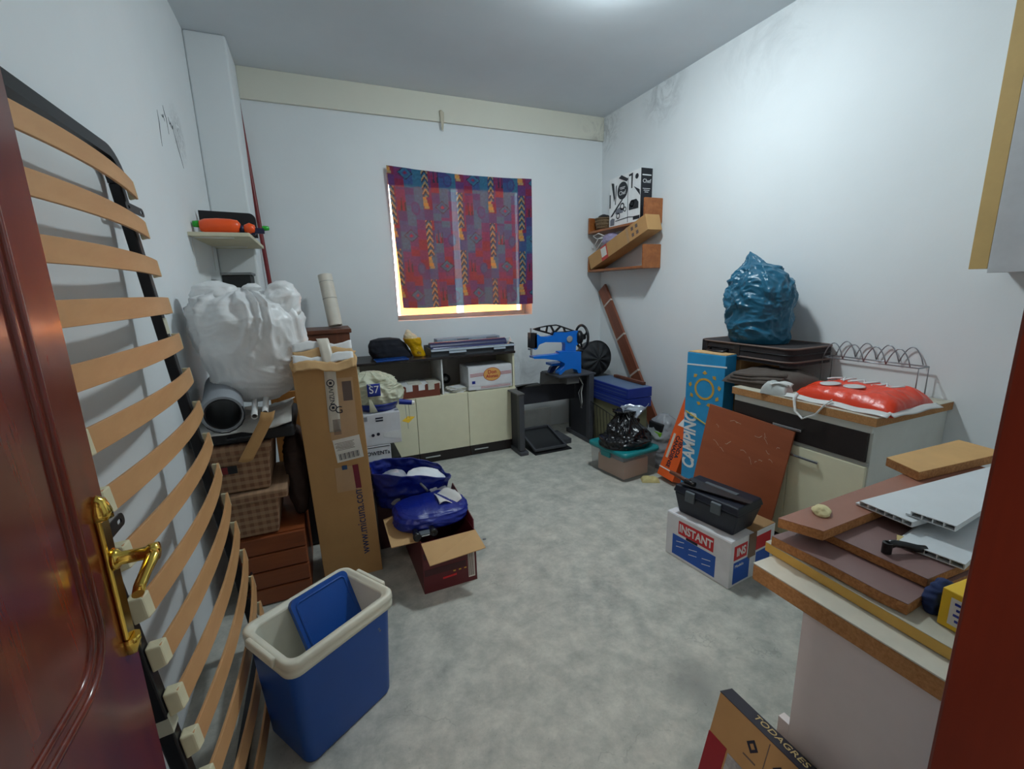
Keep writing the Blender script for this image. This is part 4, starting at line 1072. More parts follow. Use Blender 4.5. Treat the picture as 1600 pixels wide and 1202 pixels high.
for k in range(3):
    a = 2 * pi * k / 3 + 0.5
    MB().tube([(0, 0.02 * cos(a), 0.02 * sin(a)), (0.0, 0.055 * cos(a + 0.25), 0.055 * sin(a + 0.25)), (0, WR * cos(a), WR * sin(a))], [0.012, 0.009, 0.010], 8).build('spoke', m_cast, wh)
MB().cyl((-0.055, 0, 0), (0.03, 0, 0), 0.026, 0.026, 20).build('hub', m_cast, wh)
MB().lathe([(0.045, 0.0), (0.062, 0.01), (0.062, 0.05), (0.04, 0.055)], (0.215, 0, 0.326), 28, 'X').build('drive_pulley', m_cast, sm)
MB().lathe([(0.0, 0.0), (0.028, 0.0), (0.030, -0.006), (0.022, -0.009), (0.0, -0.009)][::-1], (0.138, -0.031, 0.319), 28, 'Y').build('badge', mat('grey badge', (150, 150, 152), 0.4), sm)
MB().cyl((-0.226, 0, 0.20), (-0.226, 0, 0.265), 0.009, n=14).cyl((-0.228, 0, 0.40), (-0.228, 0, 0.435), 0.008, n=14).cyl((-0.256, 0, 0.256), (-0.226, 0, 0.25), 0.006, n=10).build('needle_bar', m_chrome, sm)
MB().cyl((0.22, 0, 0.20), (0.29, -0.01, 0.195), 0.010, n=14).build('crank_stub', m_cast, sm)
MB().box(0.03, 0.13, -0.03, 0.03, 0.205, 0.215).build('work_plate', m_sewblue, sm, bevel=0.002)

# ---- corner: mesh basket, game boxes, wire rack, storage box, bags
carton('black_crate', 'black carton in the right back corner under the mesh basket', 'carton', (2.32, 3.62, 0), 0, (0.36, 0.34, 0.555), m_black)
hp = thing('mesh_basket', 'round black mesh pop-up basket behind the sewing machine', 'basket', (2.50, 3.74, 0.5605))
m_mesh = film('black mesh', (44, 46, 50), 0.7, 0.12, 0.1, 0.2, 60)
HR = 0.176
MB().tube([(HR * cos(a), 0.0, HR * sin(a) + HR + 0.006) for a in [2 * pi * i / 44 for i in range(44)]], 0.006, 8, closed=True).build('hoop', m_blackgl, hp)
def dome(u, v):
    a = 2 * pi * u; r = HR * v
    return (r * cos(a), -0.05 * (1 - v * v) + 0.012 * v * (1 - v) * 4 * sin(10 * a), r * sin(a) + HR + 0.006)
MB().grid(dome, 80, 14, cu=True).build('mesh_cloth', m_mesh, hp, solid=0.001)
MB().grid(lambda u, v: (HR * cos(2 * pi * u) * (1 - 0.15 * v), 0.14 * v, HR * sin(2 * pi * u) * (1 - 0.12 * v) + HR + 0.006), 48, 4, cu=True).build('mesh_wall', m_mesh, hp)
m_olive = mat('olive carton', (122, 118, 88), 0.8)
carton('olive_carton', 'dull olive carton under the blue flat boxes', 'carton', (2.305, 2.985, 0), 0, (0.22, 0.575, 0.425), m_olive)
m_gblue = mat('royal blue card', (28, 50, 140), 0.4); m_gtop = mat('grey blue lid', (92, 112, 142), 0.45)
for k in range(2):
    t = thing('flat_blue_box', ('royal blue flat box lying on the olive carton, lower of the pair', 'royal blue flat box with grey-blue lid top, upper of the pair')[k], 'box', (2.290 + 0.004 * k, 2.955, 0.430 + 0.088 * k), 0, 'blue flat boxes in the corner')
    MB().box(0, 0.25, 0, 0.60, 0, 0.083).build('body', m_gblue, t, bevel=0.002)
    if k: decal('lid_print', m_gtop, t, (0.125, 0.30, 0.0838), X, Y, 0.225, 0.58, 0.001)
    for j in range(2): decal('print_line', m_gtop, t, (-0.0006, 0.30, 0.028 + 0.03 * j), NY, Z, 0.56, 0.003)
tag(place(MB().box(0, 0.03, 0, 0.42, 0, 0.025).build('wood_batten', m_brown, bevel=0.002), (2.50, 3.02, 0.606)), 'short brown wood batten lying on the blue flat boxes', 'batten')
wr = thing('wire_rack', 'black wire rack standing in front of the olive carton', 'rack', (2.255, 3.06, 0.0))
MB().tube([(0, 0.0, 0.004), (0, 0.0, 0.33), (-0.03, 0.0, 0.36), (-0.03, 0.34, 0.41), (0, 0.34, 0.38), (0, 0.34, 0.004)], 0.004, 8).build('outer_wire', m_cast, wr)
for k in range(6):
    MB().tube([(0, 0.05 + 0.05 * k, 0.02), (-0.012, 0.05 + 0.05 * k, 0.18), (-0.028, 0.05 + 0.05 * k, 0.365 + 0.0073 * k)], 0.0025, 6).build('wire', m_cast, wr)
MB().tube([(0, 0, 0.02), (0, 0.34, 0.02)], 0.003, 6).build('wire', m_cast, wr)
m_teal = mat('teal plastic', (22, 128, 132), 0.35)
m_stor = film('clear storage plastic', (190, 192, 194), 0.10, 0.72, 0.10, 0.03)
sb = thing('storage_box', 'clear plastic storage box with teal lid under the black bag', 'storage box', (2.115, 2.765, 0), radians(7))
loft(MB(), [ring(0.325, 0.385, 0.0, 0.03), ring(0.335, 0.395, 0.008, 0.035), ring(0.352, 0.412, 0.205, 0.04)], cap0=True).build('box_wall', m_stor, sb)
loft(MB(), [ring(0.372, 0.432, 0.198, 0.045), ring(0.378, 0.438, 0.212, 0.045), ring(0.372, 0.432, 0.228, 0.045), ring(0.33, 0.39, 0.232, 0.03)], cap0=True, cap1=True).build('lid', m_teal, sb)
MB().box(-0.152, 0.10, -0.17, 0.12, 0.012, 0.15).build('contents', mat('pinkish carton', (196, 156, 132), 0.8), sb, bevel=0.004)
MB().box(-0.158, -0.03, -0.16, 0.10, 0.152, 0.190).build('contents', m_slate, sb, bevel=0.004)
MB().box(-0.151, -0.142, -0.02, 0.05, 0.06, 0.11).build('contents', m_cast, sb)
for sx in (-1, 1):
    MB().box(sx * 0.182 - 0.006, sx * 0.182 + 0.006, -0.05, 0.05, 0.155, 0.2).build('clip', m_teal, sb, bevel=0.003)
m_bin = mat('black bin film', (14, 14, 18), 0.2, 0, 0.1, 9, 0.3, 30)
bl = thing('bin_bag', 'black plastic bag knotted on top of the teal-lidded storage box', 'plastic bag', (2.105, 2.745, 0.2335))
MB().sack((0, 0, 0), 0.185, 0.155, 0.27, [(0, 1.05), (0.12, 1.0), (0.40, 0.72), (0.65, 0.50), (0.85, 0.34), (1.0, 0.45)], 0.034, 7, 11, 120, 80, 2.2, (0.0, 0.0), 1.0, 1.0).build('bag_body', m_bin, bl)
MB().grid(lambda u, v: (0.02 + 0.20 * (u - 0.35) * (0.3 + v), -0.04 + 0.05 * sin(u * 6), 0.22 + 0.09 * v + 0.025 * noise.noise(Vector((u * 6, v * 3, 1)))), 18, 8).build('silver_scrap', mat('silver film', (176, 184, 196), 0.2, 0.3, 0.1, 9, 0.2, 40), bl, solid=0.0015)
m_gfilm = film('grey clear film', (182, 186, 192), 0.15, 0.22, 0.3, 0.3, 30)
gbg = thing('clear_bag', 'cloudy clear plastic bag with lime-printed things beside the storage box', 'plastic bag', (2.475, 2.715, 0.0))
MB().sack((0, 0, 0), 0.115, 0.135, 0.43, [(0, 0.9), (0.1, 1.0), (0.6, 0.95), (0.85, 0.7), (1.0, 0.25)], 0.018, 8, 13, 70, 50).build('bag_film', m_gfilm, gbg)
MB().box(-0.08, 0.06, -0.08, 0.09, 0.004, 0.22).build('contents', m_slate, gbg, bevel=0.01)
MB().box(-0.098, -0.075, -0.07, 0.07, 0.24, 0.30).build('lime_print', mat('lime print', (120, 176, 40), 0.5), gbg, bevel=0.004)
MB().box(-0.09, 0.05, -0.07, 0.08, 0.302, 0.37).build('contents', m_black, gbg, bevel=0.01)

# ================================================================== RIGHT SIDE
# ---- corner shelves on the right wall
m_honey = wood('honey pine', (138, 76, 34), (178, 108, 56), 0.4, 1, 5.0, 0.15)
for k, (z0, lab) in enumerate(((1.965, 'upper wooden wall shelf with square end boards in the right corner'), (1.592, 'lower wooden wall shelf with square end boards in the right corner'))):
    t = thing('wall_shelf', lab, 'shelf', (2.60, 3.19, z0), 0, 'wooden shelves in the right corner')
    MB().box(0.0, 0.186, 0.021, 0.84, 0.0, 0.020).build('board', m_honey, t, bevel=0.002)
    MB().box(-0.004, 0.186, 0.0, 0.020, -0.004, 0.196).build('end_board', m_honey, t, bevel=0.005)
    MB().box(-0.004, 0.186, 0.841, 0.861, -0.004, 0.150).build('end_board', m_honey, t, bevel=0.005)
kx = thing('cookware_carton', 'white carton with black drawings and a black side on the upper corner shelf', 'carton', (2.665, 3.335, 1.986))
m_blackcard = mat('black card', (24, 26, 34), 0.45); m_whitecard = mat('glossy white card', (240, 240, 240), 0.35)
MB().box(0.0, 0.118, 0.0, 0.455, 0.0, 0.44).build('body', m_whitecard, kx, bevel=0.003)
MB().box(-0.001, 0.119, -0.0015, 0.0, 0.0, 0.44).build('black_side', m_blackcard, kx)
def kp(name, outl, m=m_blackcard, d=0.0012): put_plate(name, outl, 0.0012, m, kx, (-d, 0.455, 0.0), NY, Z)
kp('printed_disc', [circle(0.20, 0.305, 0.075, 28)])
kp('printed_blade', [[(0.03, 0.40), (0.07, 0.39), (0.09, 0.26), (0.075, 0.23)]])
kp('printed_blade', [[(0.36, 0.31), (0.44, 0.27), (0.45, 0.22)]])
kp('printed_blade', [[(0.14, 0.42), (0.18, 0.44), (0.28, 0.39), (0.26, 0.37)]])
kp('printed_disc', [circle(0.40, 0.385, 0.022, 18)])
kp('printed_blade', [[(0.02, 0.10), (0.12, 0.18), (0.22, 0.25), (0.20, 0.22), (0.05, 0.10)]])
for cx_, cy_, r_ in ((0.20, 0.17, 0.032), (0.34, 0.17, 0.030), (0.14, 0.095, 0.028), (0.24, 0.14, 0.022)):
    kp('printed_pan', [circle(cx_, cy_, r_, 18), circle(cx_, cy_, r_ * 0.62, 18)])
kp('printed_line', [[(0.10, 0.05), (0.30, 0.06), (0.42, 0.045), (0.42, 0.051), (0.30, 0.067), (0.10, 0.057)]])
kp('printed_line', [[(0.275, 0.40), (0.28, 0.40), (0.285, 0.02), (0.28, 0.02)]])
text('Chef', 0.05, m_whitecard, kx, (-0.0022, 0.255, 0.285), NY, Z)
for pts_ in ([(0.30, 0.12), (0.43, 0.12), (0.43, 0.17), (0.40, 0.20), (0.33, 0.20), (0.30, 0.17)], [(0.10, 0.115), (0.21, 0.115), (0.225, 0.15), (0.16, 0.165), (0.10, 0.15)], [(0.02, 0.02), (0.08, 0.02), (0.09, 0.075), (0.05, 0.085), (0.02, 0.07)], [(0.005, 0.30), (0.02, 0.30), (0.02, 0.18), (0.005, 0.18)], [(0.36, 0.03), (0.45, 0.03), (0.45, 0.06), (0.36, 0.06)], [(0.10, 0.36), (0.115, 0.37), (0.10, 0.20), (0.09, 0.20)], [(0.29, 0.42), (0.345, 0.425), (0.34, 0.30), (0.325, 0.30), (0.325, 0.405), (0.29, 0.405)]):
    kp('printed_shape', [pts_], (m_blackcard, m_slate)[len(pts_) % 2])
for k in range(2): decal('print_line', m_whitecard, kx, (-0.0022, 0.255, 0.333 - 0.012 * k), NY, Z, 0.08 - 0.02 * k, 0.005)
text('Chef', 0.045, m_whitecard, kx, (0.059, -0.003, 0.335), X, Z)
decal('print_line', m_whitecard, kx, (0.059, -0.002, 0.385), X, Z, 0.095, 0.009)
for k in range(3): decal('print_line', m_whitecard, kx, (0.059, -0.002, 0.275 - 0.014 * k), X, Z, 0.08 - 0.02 * k, 0.004)
bs = thing('wicker_basket', 'small brown woven basket with a black bundle on the upper corner shelf', 'basket', (2.69, 3.92, 1.986))
m_wick = speckle('brown wicker', (92, 72, 52), (150, 124, 92), 90)
MB().lathe([(0.0, 0.0), (0.06, 0.0), (0.075, 0.05), (0.083, 0.115), (0.077, 0.115), (0.068, 0.05), (0.0, 0.02)], n=28).build('woven_body', m_wick, bs)
for k in range(4): MB().tube([((0.068 + 0.005 * k) * cos(a), (0.068 + 0.005 * k) * sin(a), 0.022 + 0.028 * k) for a in [2 * pi * i / 28 for i in range(28)]], 0.006, 6, closed=True).build('woven_band', m_wick, bs)
MB().sack((0, 0, 0.05), 0.062, 0.062, 0.10, [(0, 0.9), (0.5, 1.0), (0.85, 0.7), (1, 0.2)], 0.012, 14, 3, 40, 24).build('black_bundle', m_black, bs)
# slanted long carton and lilac bag on the lower shelf
d_ = Vector((0, -0.86, 0.285)).normalized()
sl = thing('long_carton', 'long brown carton lying aslant on the lower corner shelf', 'carton', (2.585, 3.982, 1.614), basis=(-d_, Vector((-1, 0, 0)), (-d_).cross(Vector((-1, 0, 0)))))
# local: x runs back along the carton, y towards the room, z up
MB().box(-0.90, 0.0, -0.15, 0.0, 0.0, 0.135).build('body', m_kraft, sl, bevel=0.003)
decal('red_label', mat('red label', (190, 62, 56), 0.6), sl, (-0.27, 0.0008, 0.066), NX, Z, 0.105, 0.135)
decal('white_label', m_label, sl, (-0.265, 0.0016, 0.075), NX, Z, 0.085, 0.085)
for k in range(4): decal('print_mark', m_dim, sl, (-0.71 - (k % 2) * 0.06, 0.0008, 0.04 + 0.055 * (k // 2)), NX, Z, 0.03, 0.03)
decal('tape_strip', mat('tan tape', (170, 136, 98), 0.4), sl, (-0.64, 0.0006, 0.068), NX, Z, 0.03, 0.135)
lb = thing('lilac_bag', 'lilac plastic bag with white handles on the lower corner shelf', 'plastic bag', (2.665, 3.74, 1.832))
MB().sack((0, 0, 0), 0.055, 0.12, 0.11, [(0, 0.7), (0.3, 1.0), (0.7, 0.9), (1.0, 0.35)], 0.016, 12, 4, 50, 34).build('bag_body', film('lilac film', (196, 186, 222), 0.35, 0.05, 0.3, 0.3), lb)
for s_ in (0.0, -0.05):
    MB().tube([(-0.02, 0.08, 0.09), (-0.06, 0.14, 0.12 + s_), (-0.08, 0.20, 0.10 + s_ * 2.4), (-0.07, 0.15, 0.07 + s_ * 2), (-0.03, 0.09, 0.07)], 0.007, 8, flat=0.4).build('handle', m_white_pl, lb)

# ---- plank leaning into the corner
pd = Vector((0, -0.98, -1.40)).normalized(); pw = Vector((0, pd.z, -pd.y))
m_plank = wood('red brown plank', (112, 60, 42), (146, 86, 62), 0.55, 1, 5.0)
pk = thing('wooden_plank', 'long reddish plank with white tape bands leaning into the right corner', 'plank', (2.755, 4.015, 1.43), basis=(pw, pd, pw.cross(pd)))
MB().box(-0.065, 0.065, 0.0, 1.66, -0.012, 0.012).build('board', m_plank, pk, bevel=0.002)
MB().box(-0.070, -0.0655, 0.0, 1.66, -0.013, 0.013).build('edge_strip', mat('pale wood edge', (160, 116, 84), 0.6), pk)
for yy in (0.18, 0.58, 0.98): MB().box(-0.072, 0.067, yy, yy + 0.018, -0.0145, 0.0135).build('tape_band', mat('white tape', (190, 178, 168), 0.6), pk)

# ---- white base cabinet on the right wall
m_wlam = mat('white laminate', (216, 217, 210), 0.5, 0, 0.04)
m_edge = speckle('chipboard edge', (168, 116, 68), (206, 152, 98), 150)
m_ctop = mat('worn cream worktop', (196, 190, 172), 0.5, 0, 0.1, 14)
wc = thing('base_cabinet', 'white base cabinet with black drawer front against the right wall', 'cabinet', (2.20, 1.11, 0))
MB().box(0.0, 0.585, 0.0, 0.016, 0.0, 0.815).build('side_panel', m_wlam, wc, bevel=0.001)
MB().box(0.0, 0.585, 0.70, 0.716, 0.0, 0.815).build('side_panel', m_wlam, wc, bevel=0.001)
MB().box(0.57, 0.585, 0.016, 0.70, 0.0, 0.815).build('back_panel', m_wlam, wc)
MB().box(0.0, 0.57, 0.016, 0.70, 0.10, 0.116).build('bottom', m_wlam, wc)
MB().box(0.03, 0.05, 0.016, 0.70, 0.0, 0.10).build('plinth', m_dark_lam, wc)
MB().box(-0.016, 0.0, 0.0, 0.716, 0.780, 0.815).build('top_rail', m_wlam, wc)
MB().box(-0.012, 0.0, 0.0, 0.716, 0.622, 0.640).build('middle_rail', mat('grey rail', (160, 160, 154), 0.5), wc)
dr = MB().box(-0.017, 0.0, 0.014, 0.716, 0.642, 0.778).build('drawer_front', m_dark_lam, wc, bevel=0.001)
MB().box(-0.034, -0.025, 0.30, 0.455, 0.702, 0.714).box(-0.026, -0.017, 0.31, 0.32, 0.703, 0.713).box(-0.026, -0.017, 0.435, 0.445, 0.703, 0.713).build('handle', m_chrome, dr, bevel=0.002)
MB().box(-0.018, 0.0, 0.006, 0.357, 0.105, 0.619).build('door', m_cream, wc, bevel=0.0015)
dd = MB().box(-0.018, 0.0, 0.361, 0.712, 0.105, 0.619).build('door', m_cream, wc, bevel=0.0015)
MB().box(-0.036, -0.027, 0.20, 0.36, 0.566, 0.578).box(-0.028, -0.018, 0.21, 0.22, 0.567, 0.577).box(-0.028, -0.018, 0.34, 0.35, 0.567, 0.577).build('handle', m_chrome, wc, bevel=0.002)
MB().box(-0.028, 0.585, -0.018, 0.73, 0.816, 0.854).build('worktop', m_edge, wc, bevel=0.002)
MB().box(-0.0275, 0.585, -0.0175, 0.729, 0.8545, 0.857).build('worktop_laminate', m_ctop, wc)

# ---- things on the cabinet
m_scloth = mat('brown black cloth', (40, 34, 36), 0.85, 0, 0.12); m_spipe = mat('brown piping', (112, 92, 84), 0.6)
sc = thing('soft_suitcase', 'dark soft suitcase with brown piping under the blue plastic bag', 'suitcase', (2.392, 1.66, 0.974))
outl = rrect(0.0, 0.39, 0.0, 0.66, 0.06, 5)
me = plate([outl], 0.10); me.transform(Matrix.Translation((0, 0, 0.05))); me.materials.append(m_scloth); link('shell', me, sc, bevel=0.01, seg=3)
for zz in (0.022, 0.098): MB().tube([(x, y, zz) for x, y in outl], 0.006, 8, closed=True).build('piping', m_spipe, sc)
MB().tube([(x * 1.003 - 0.001, y * 1.003 - 0.001, 0.062) for x, y in outl], 0.003, 6, closed=True).build('zip', m_cast, sc)
MB().tube([(-0.002, 0.42, 0.05), (-0.035, 0.43, 0.04), (-0.042, 0.49, 0.036), (-0.035, 0.55, 0.04), (-0.002, 0.56, 0.05)], 0.010, 8).build('handle', m_blackgl, sc)
for yy in (0.33, 0.585): MB().box(-0.004, 0.02, yy, yy + 0.045, 0.0, 0.102).build('strap', m_black, sc, bevel=0.002)
bg_ = thing('blue_sack', 'dark blue plastic sack with a pointed top on the soft suitcase', 'plastic sack', (2.555, 1.995, 1.0765))
m_tealbag = mat('blue bin film', (28, 92, 120), 0.30, 0, 0.12, 6, 0.35, 30)
MB().sack((0, 0, 0), 0.145, 0.178, 0.56, [(0, 0.95), (0.05, 1.0), (0.30, 0.97), (0.52, 1.03), (0.68, 0.94), (0.78, 0.66), (0.86, 0.36), (0.93, 0.18), (1.0, 0.02)], 0.036, 7.5, 21, 170, 140, 2.1, (0.0, 0.115), 2.4, 0.3, (0.0, -0.06)).build('sack_body', m_tealbag, bg_)
jb = thing('folded_jacket', 'brown folded jacket stuffed under the front of the suitcase', 'jacket', (2.42, 1.78, 0.8575))
m_jac = mat('taupe cloth', (86, 76, 70), 0.9, 0, 0.15)
MB().pillow((0, 0, 0), 0.36, 0.40, 0.085, 0.012, 7, 5, 44).build('jacket_body', m_jac, jb)
for k in range(3): MB().tube([(-0.17, 0.16 - 0.02 * k, 0.02 + 0.02 * k), (-0.185, 0.0, 0.035 + 0.018 * k), (-0.17 + 0.03 * k, -0.17, 0.045 + 0.02 * k)], 0.012, 8, flat=0.6).build('fold', m_jac, jb)
tag(place(MB().pillow((0, 0, 0), 0.10, 0.13, 0.055, 0.012, 18, 9, 34).build('white_pouch', film('white mesh film', (206, 210, 208), 0.4, 0.05, 0.2, 0.2)), (2.222, 1.60, 0.8575), 0.2), 'small white plastic pouch between the jacket and the red bag', 'pouch')
m_redbag = mat('orange red film', (226, 62, 30), 0.3, 0, 0.06, 8, 0.3, 26)
rb = thing('red_bag', 'bright red plastic carrier bag with white print on the white cabinet', 'plastic bag', (2.435, 1.315, 0.8575), 0.0)
def rout(u, v, x, y): return x * (1 - 0.10 * v), y + 0.05 * (u - 0.5)
MB().pillow((0, 0, 0.002), 0.43, 0.46, 0.066, 0.017, 8, 3, 70, rout, 0.0, 5.0).build('bag_body', m_redbag, rb)
m_wfilm = film('white film', (232, 232, 230), 0.3, 0.0, 0.25, 0.25)
def hem(u, v): 
    yy = -0.25 + 0.50 * u
    return (-0.218 - 0.028 * v + 0.006 * sin(u * 5), yy, 0.020 - 0.015 * v + 0.003 * sin(u * 17))
MB().grid(hem, 30, 4).build('white_hem', m_wfilm, rb, solid=0.002)
MB().grid(lambda u, v: (-0.22 + 0.38 * u, -0.235 - 0.030 * v, 0.022 - 0.015 * v + 0.003 * sin(u * 11)), 24, 4).build('white_hem', m_wfilm, rb, solid=0.002)
MB().tube([(-0.23, 0.16, 0.03), (-0.265, 0.15, 0.01), (-0.278, 0.13, -0.05), (-0.278, 0.09, -0.08), (-0.278, 0.03, -0.045), (-0.262, 0.0, 0.01), (-0.23, -0.01, 0.03)], 0.008, 8, flat=0.5).build('handle', m_wfilm, rb)
MB().grid(lambda u, v: (-0.20 + 0.05 * (u - 0.5) - 0.04 * v, 0.22 + 0.07 * v, 0.05 + 0.05 * v * (1 - v) + 0.008 * sin(u * 8)), 8, 8).build('handle_fold', m_wfilm, rb, solid=0.002)
def drape(x, y):
    u = x / 0.43 + 0.5; v = y / 0.46 + 0.5
    e = max(0, (1 - abs(2 * u - 1) ** 5) * (1 - abs(2 * v - 1) ** 5)); return 0.002 + 0.062 * e ** 0.5 + 0.017
for cx_, cy_ in ((-0.09, 0.09), (-0.07, -0.01)):
    mbp = MB().grid(lambda u, v: (cx_ + 0.052 * v * cos(2 * pi * u), cy_ + 0.042 * v * sin(2 * pi * u), drape(cx_ + 0.052 * v * cos(2 * pi * u), cy_ + 0.042 * v * sin(2 * pi * u))), 22, 4, cu=True)
    mbp.build('printed_oval', m_wfilm, rb, solid=0.002)
for k in range(9):
    yy = 0.15 - 0.034 * k
    pts = [(0.005 + 0.03 * sin(k * 1.9 + j * 1.3) * 0.5 + 0.030 * j, yy + 0.014 * cos(k * 2.3 + j), drape(0.05, yy) + 0.004) for j in range(4)]
    MB().tube(pts, 0.005, 6, flat=0.5).build('printed_letter', m_white, rb)
wk = thing('wire_dish_rack', 'chrome wire dish rack behind the red bag against the wall', 'dish rack', (2.715, 1.20, 0.8575))
mw = mat('pale wire', (150, 154, 160), 0.3, 0.5)
for x_ in (-0.045, 0.045):
    MB().tube([(x_, 0, 0.003), (x_, 0, 0.155), (x_, 0.46, 0.155), (x_, 0.46, 0.003)], 0.0035, 8).build('side_frame', mw, wk)
    pts = []
    for k in range(4):
        y0 = 0.03 + 0.105 * k
        for j in range(11):
            t_ = j / 10; pts.append((x_ + (0.012 if x_ > 0 else -0.012), y0 + 0.105 * t_, 0.158 + 0.085 * max(0, sin(pi * t_)) ** 0.8 * (1.0 if 0 < t_ < 1 else 0)))
    MB().tube(pts, 0.003, 8).build('wave_wire', mw, wk)
for yy in (0.0, 0.46): MB().tube([(-0.045, yy, 0.155), (0.045, yy, 0.155)], 0.0035, 8).build('cross_wire', mw, wk)
for yy in (0.08, 0.2, 0.32, 0.42): MB().tube([(-0.045, yy, 0.003), (-0.045, yy, 0.02), (0.045, yy, 0.02), (0.045, yy, 0.003)], 0.0025, 8).build('cross_wire', mw, wk)

carton('brown_carton', 'plain brown carton holding up the far end of the suitcase', 'carton', (2.415, 1.995, 0), 0, (0.36, 0.32, 0.966), m_kraft)
# ---- camping and tent cartons
m_sky = mat('sky blue card', (40, 148, 204), 0.5); m_ochp = mat('ochre print', (206, 160, 62), 0.6)
cg = thing('camping_carton', 'tall sky-blue carton with an ochre sun printed on it', 'carton', (2.235, 2.262, 0), atan2(-0.285, 0.045))
MB().box(0, 0.275, 0, 0.115, 0, 1.005).build('body', m_sky, cg, bevel=0.003)
MB().box(0.003, 0.272, 0.004, 0.11, 1.006, 1.010).build('torn_top', m_kraft2, cg)
decal('white_band', m_white, cg, (0.144, -0.0008, 0.930), (1, 0, 0.04), (-0.04, 0, 1), 0.286, 0.010)
put_plate('printed_sun', [circle(0, 0, 0.072, 32), circle(0, 0, 0.058, 32)], 0.0012, m_ochp, cg, (0.140, -0.001, 0.775), X, Z)
for k in range(9):
    a = 2 * pi * k / 9 + 0.2
    c_, s_ = cos(a), sin(a)
    put_plate('printed_ray', [[(0, 0.018), (0.016, 0.0), (0, -0.018), (-0.010, 0)]], 0.0012, m_ochp, cg, (0.140 + 0.105 * c_, -0.001, 0.775 + 0.105 * s_), (c_, 0, s_), (-s_, 0, c_))
text('CAMPING', 0.125, m_white, cg, (0.055, -0.001, 0.40), Z, NX, bold=0.004, ax=0.72, shear=0.12)
decal('yellow_cord', mat('yellow cord', (206, 178, 74), 0.6), cg, (0.150, -0.003, 0.55), (1, 0, -0.38), (0.38, 0, 1), 0.30, 0.007, 0.005)
tb = Vector((0.21, -0.02, 0.56)).normalized(); ta = Vector((0.0, -1, 0)); ta = (ta - tb * ta.dot(tb)).normalized()
m_torg = mat('tent orange card', (226, 92, 34), 0.5)
tn = thing('tent_carton', 'orange printed tent carton leaning beside the sky-blue carton', 'carton', (2.245, 2.515, 0.042), basis=(ta, tb, ta.cross(tb)))
MB().box(0, 0.165, 0, 0.62, -0.10, 0.0).build('body', m_torg, tn, bevel=0.003)
put_plate('printed_triangle', [[(0.03, 0.40), (0.155, 0.40), (0.155, 0.62)]], 0.0012, m_white, tn, (0, 0, 0.0008), X, Y)
put_plate('printed_triangle', [[(0.075, 0.47), (0.145, 0.47), (0.145, 0.59)]], 0.0012, m_torg, tn, (0, 0, 0.0018), X, Y)
decal('white_strip', mat('faded strip', (206, 196, 182), 0.6), tn, (0.033, 0.24, 0.0006), X, Y, 0.022, 0.19)
text('TIENDA', 0.048, m_ink, tn, (0.115, 0.245, 0.0008), (0, -1, 0), X, bold=0.0015, ax=0.9)
text('CANADIENSE', 0.048, m_ink, tn, (0.072, 0.205, 0.0008), (0, -1, 0), X, bold=0.0015, ax=0.85)
MB().box(-0.002, 0.167, 0.06, 0.068, -0.102, 0.002).build('white_string', m_white, tn)
fo = MB().pillow((0, 0, 0), 0.13, 0.075, 0.030, 0.010, 22, 4, 26)
tag(place(fo.build('foam_scrap', mat('yellowed foam', (196, 184, 130), 0.9, 0, 0.1)), (2.17, 2.50, 0.0), -0.5), 'yellowish foam scrap lying on the floor by the storage box', 'foam')

# ---- brown board, printed carton, toolbox
m_bboard = wood('red brown hardboard', (132, 66, 38), (162, 88, 54), 0.5, 0, 3.0, 0.0, 5.0, 0.03)
bu = Vector((0.115, -0.03, 0.70)).normalized(); ba = Vector((0.0, -1, 0)); ba = (ba - bu * ba.dot(bu)).normalized()
bd = thing('hardboard_sheet', 'square red-brown board with white scratches leaning on the white cabinet', 'board', (2.052, 2.02, 0.004), basis=(ba, bu, ba.cross(bu)))
MB().box(0, 0.55, 0, 0.725, -0.010, 0.0).build('sheet', m_bboard, bd, bevel=0.001)
random.seed(5)
for k in range(16):
    x_, y_ = 0.08 + 0.42 * random.random(), 0.48 + 0.20 * random.random(); a = random.uniform(-0.9, 0.6); l_ = random.uniform(0.015, 0.05)
    pts = [(x_ + l_ * t_ * cos(a) + 0.004 * sin(t_ * 5 + k), y_ + l_ * t_ * sin(a) + 0.004 * cos(t_ * 6 + k), 0.0002) for t_ in (0, 0.3, 0.6, 1.0)]
    MB().tube(pts, 0.0012, 4, flat=0.4).build('chalk_scratch', m_paper, bd)
isx = thing('printed_carton', 'white carton with red and blue printed panels under the toolbox', 'carton', (1.632, 1.735, 0), atan2(-0.38, 0.045))
IW, ID, IH = 0.383, 0.355, 0.245
MB().box(0, IW, 0, ID, 0, IH).build('body', m_whitebox, isx, bevel=0.003)
MB().box(0.002, IW - 0.002, 0.002, ID / 2 - 0.001, IH, IH + 0.003).build('flap', m_whitebox, isx)
MB().box(0.002, IW - 0.002, ID / 2 + 0.001, ID - 0.002, IH, IH + 0.003).build('flap', m_kraft_d, isx)
m_ired = mat('bright red print', (196, 34, 42), 0.5); m_iblue = mat('bright blue print', (20, 82, 176), 0.5)
decal('red_panel', m_ired, isx, (0.185, -0.0008, 0.185), X, Z, 0.21, 0.075)
text('INSTANT', 0.062, m_white, isx, (0.185, -0.0018, 0.183), X, Z, ax=0.78, bold=0.0015)
decal('dark_strip', m_ink, isx, (0.165, -0.0012, 0.142), X, Z, 0.07, 0.014)
decal('blue_panel', m_iblue, isx, (0.175, -0.0008, 0.075), X, Z, 0.26, 0.115)
for k in range(6):
    decal('print_line', m_white, isx, (0.095 + 0.08 * (k % 3), -0.0016, 0.105 - 0.03 * (k // 3) - 0.008 * (k % 3)), (1, 0, 0.25), (-0.25, 0, 1), 0.05, 0.003)
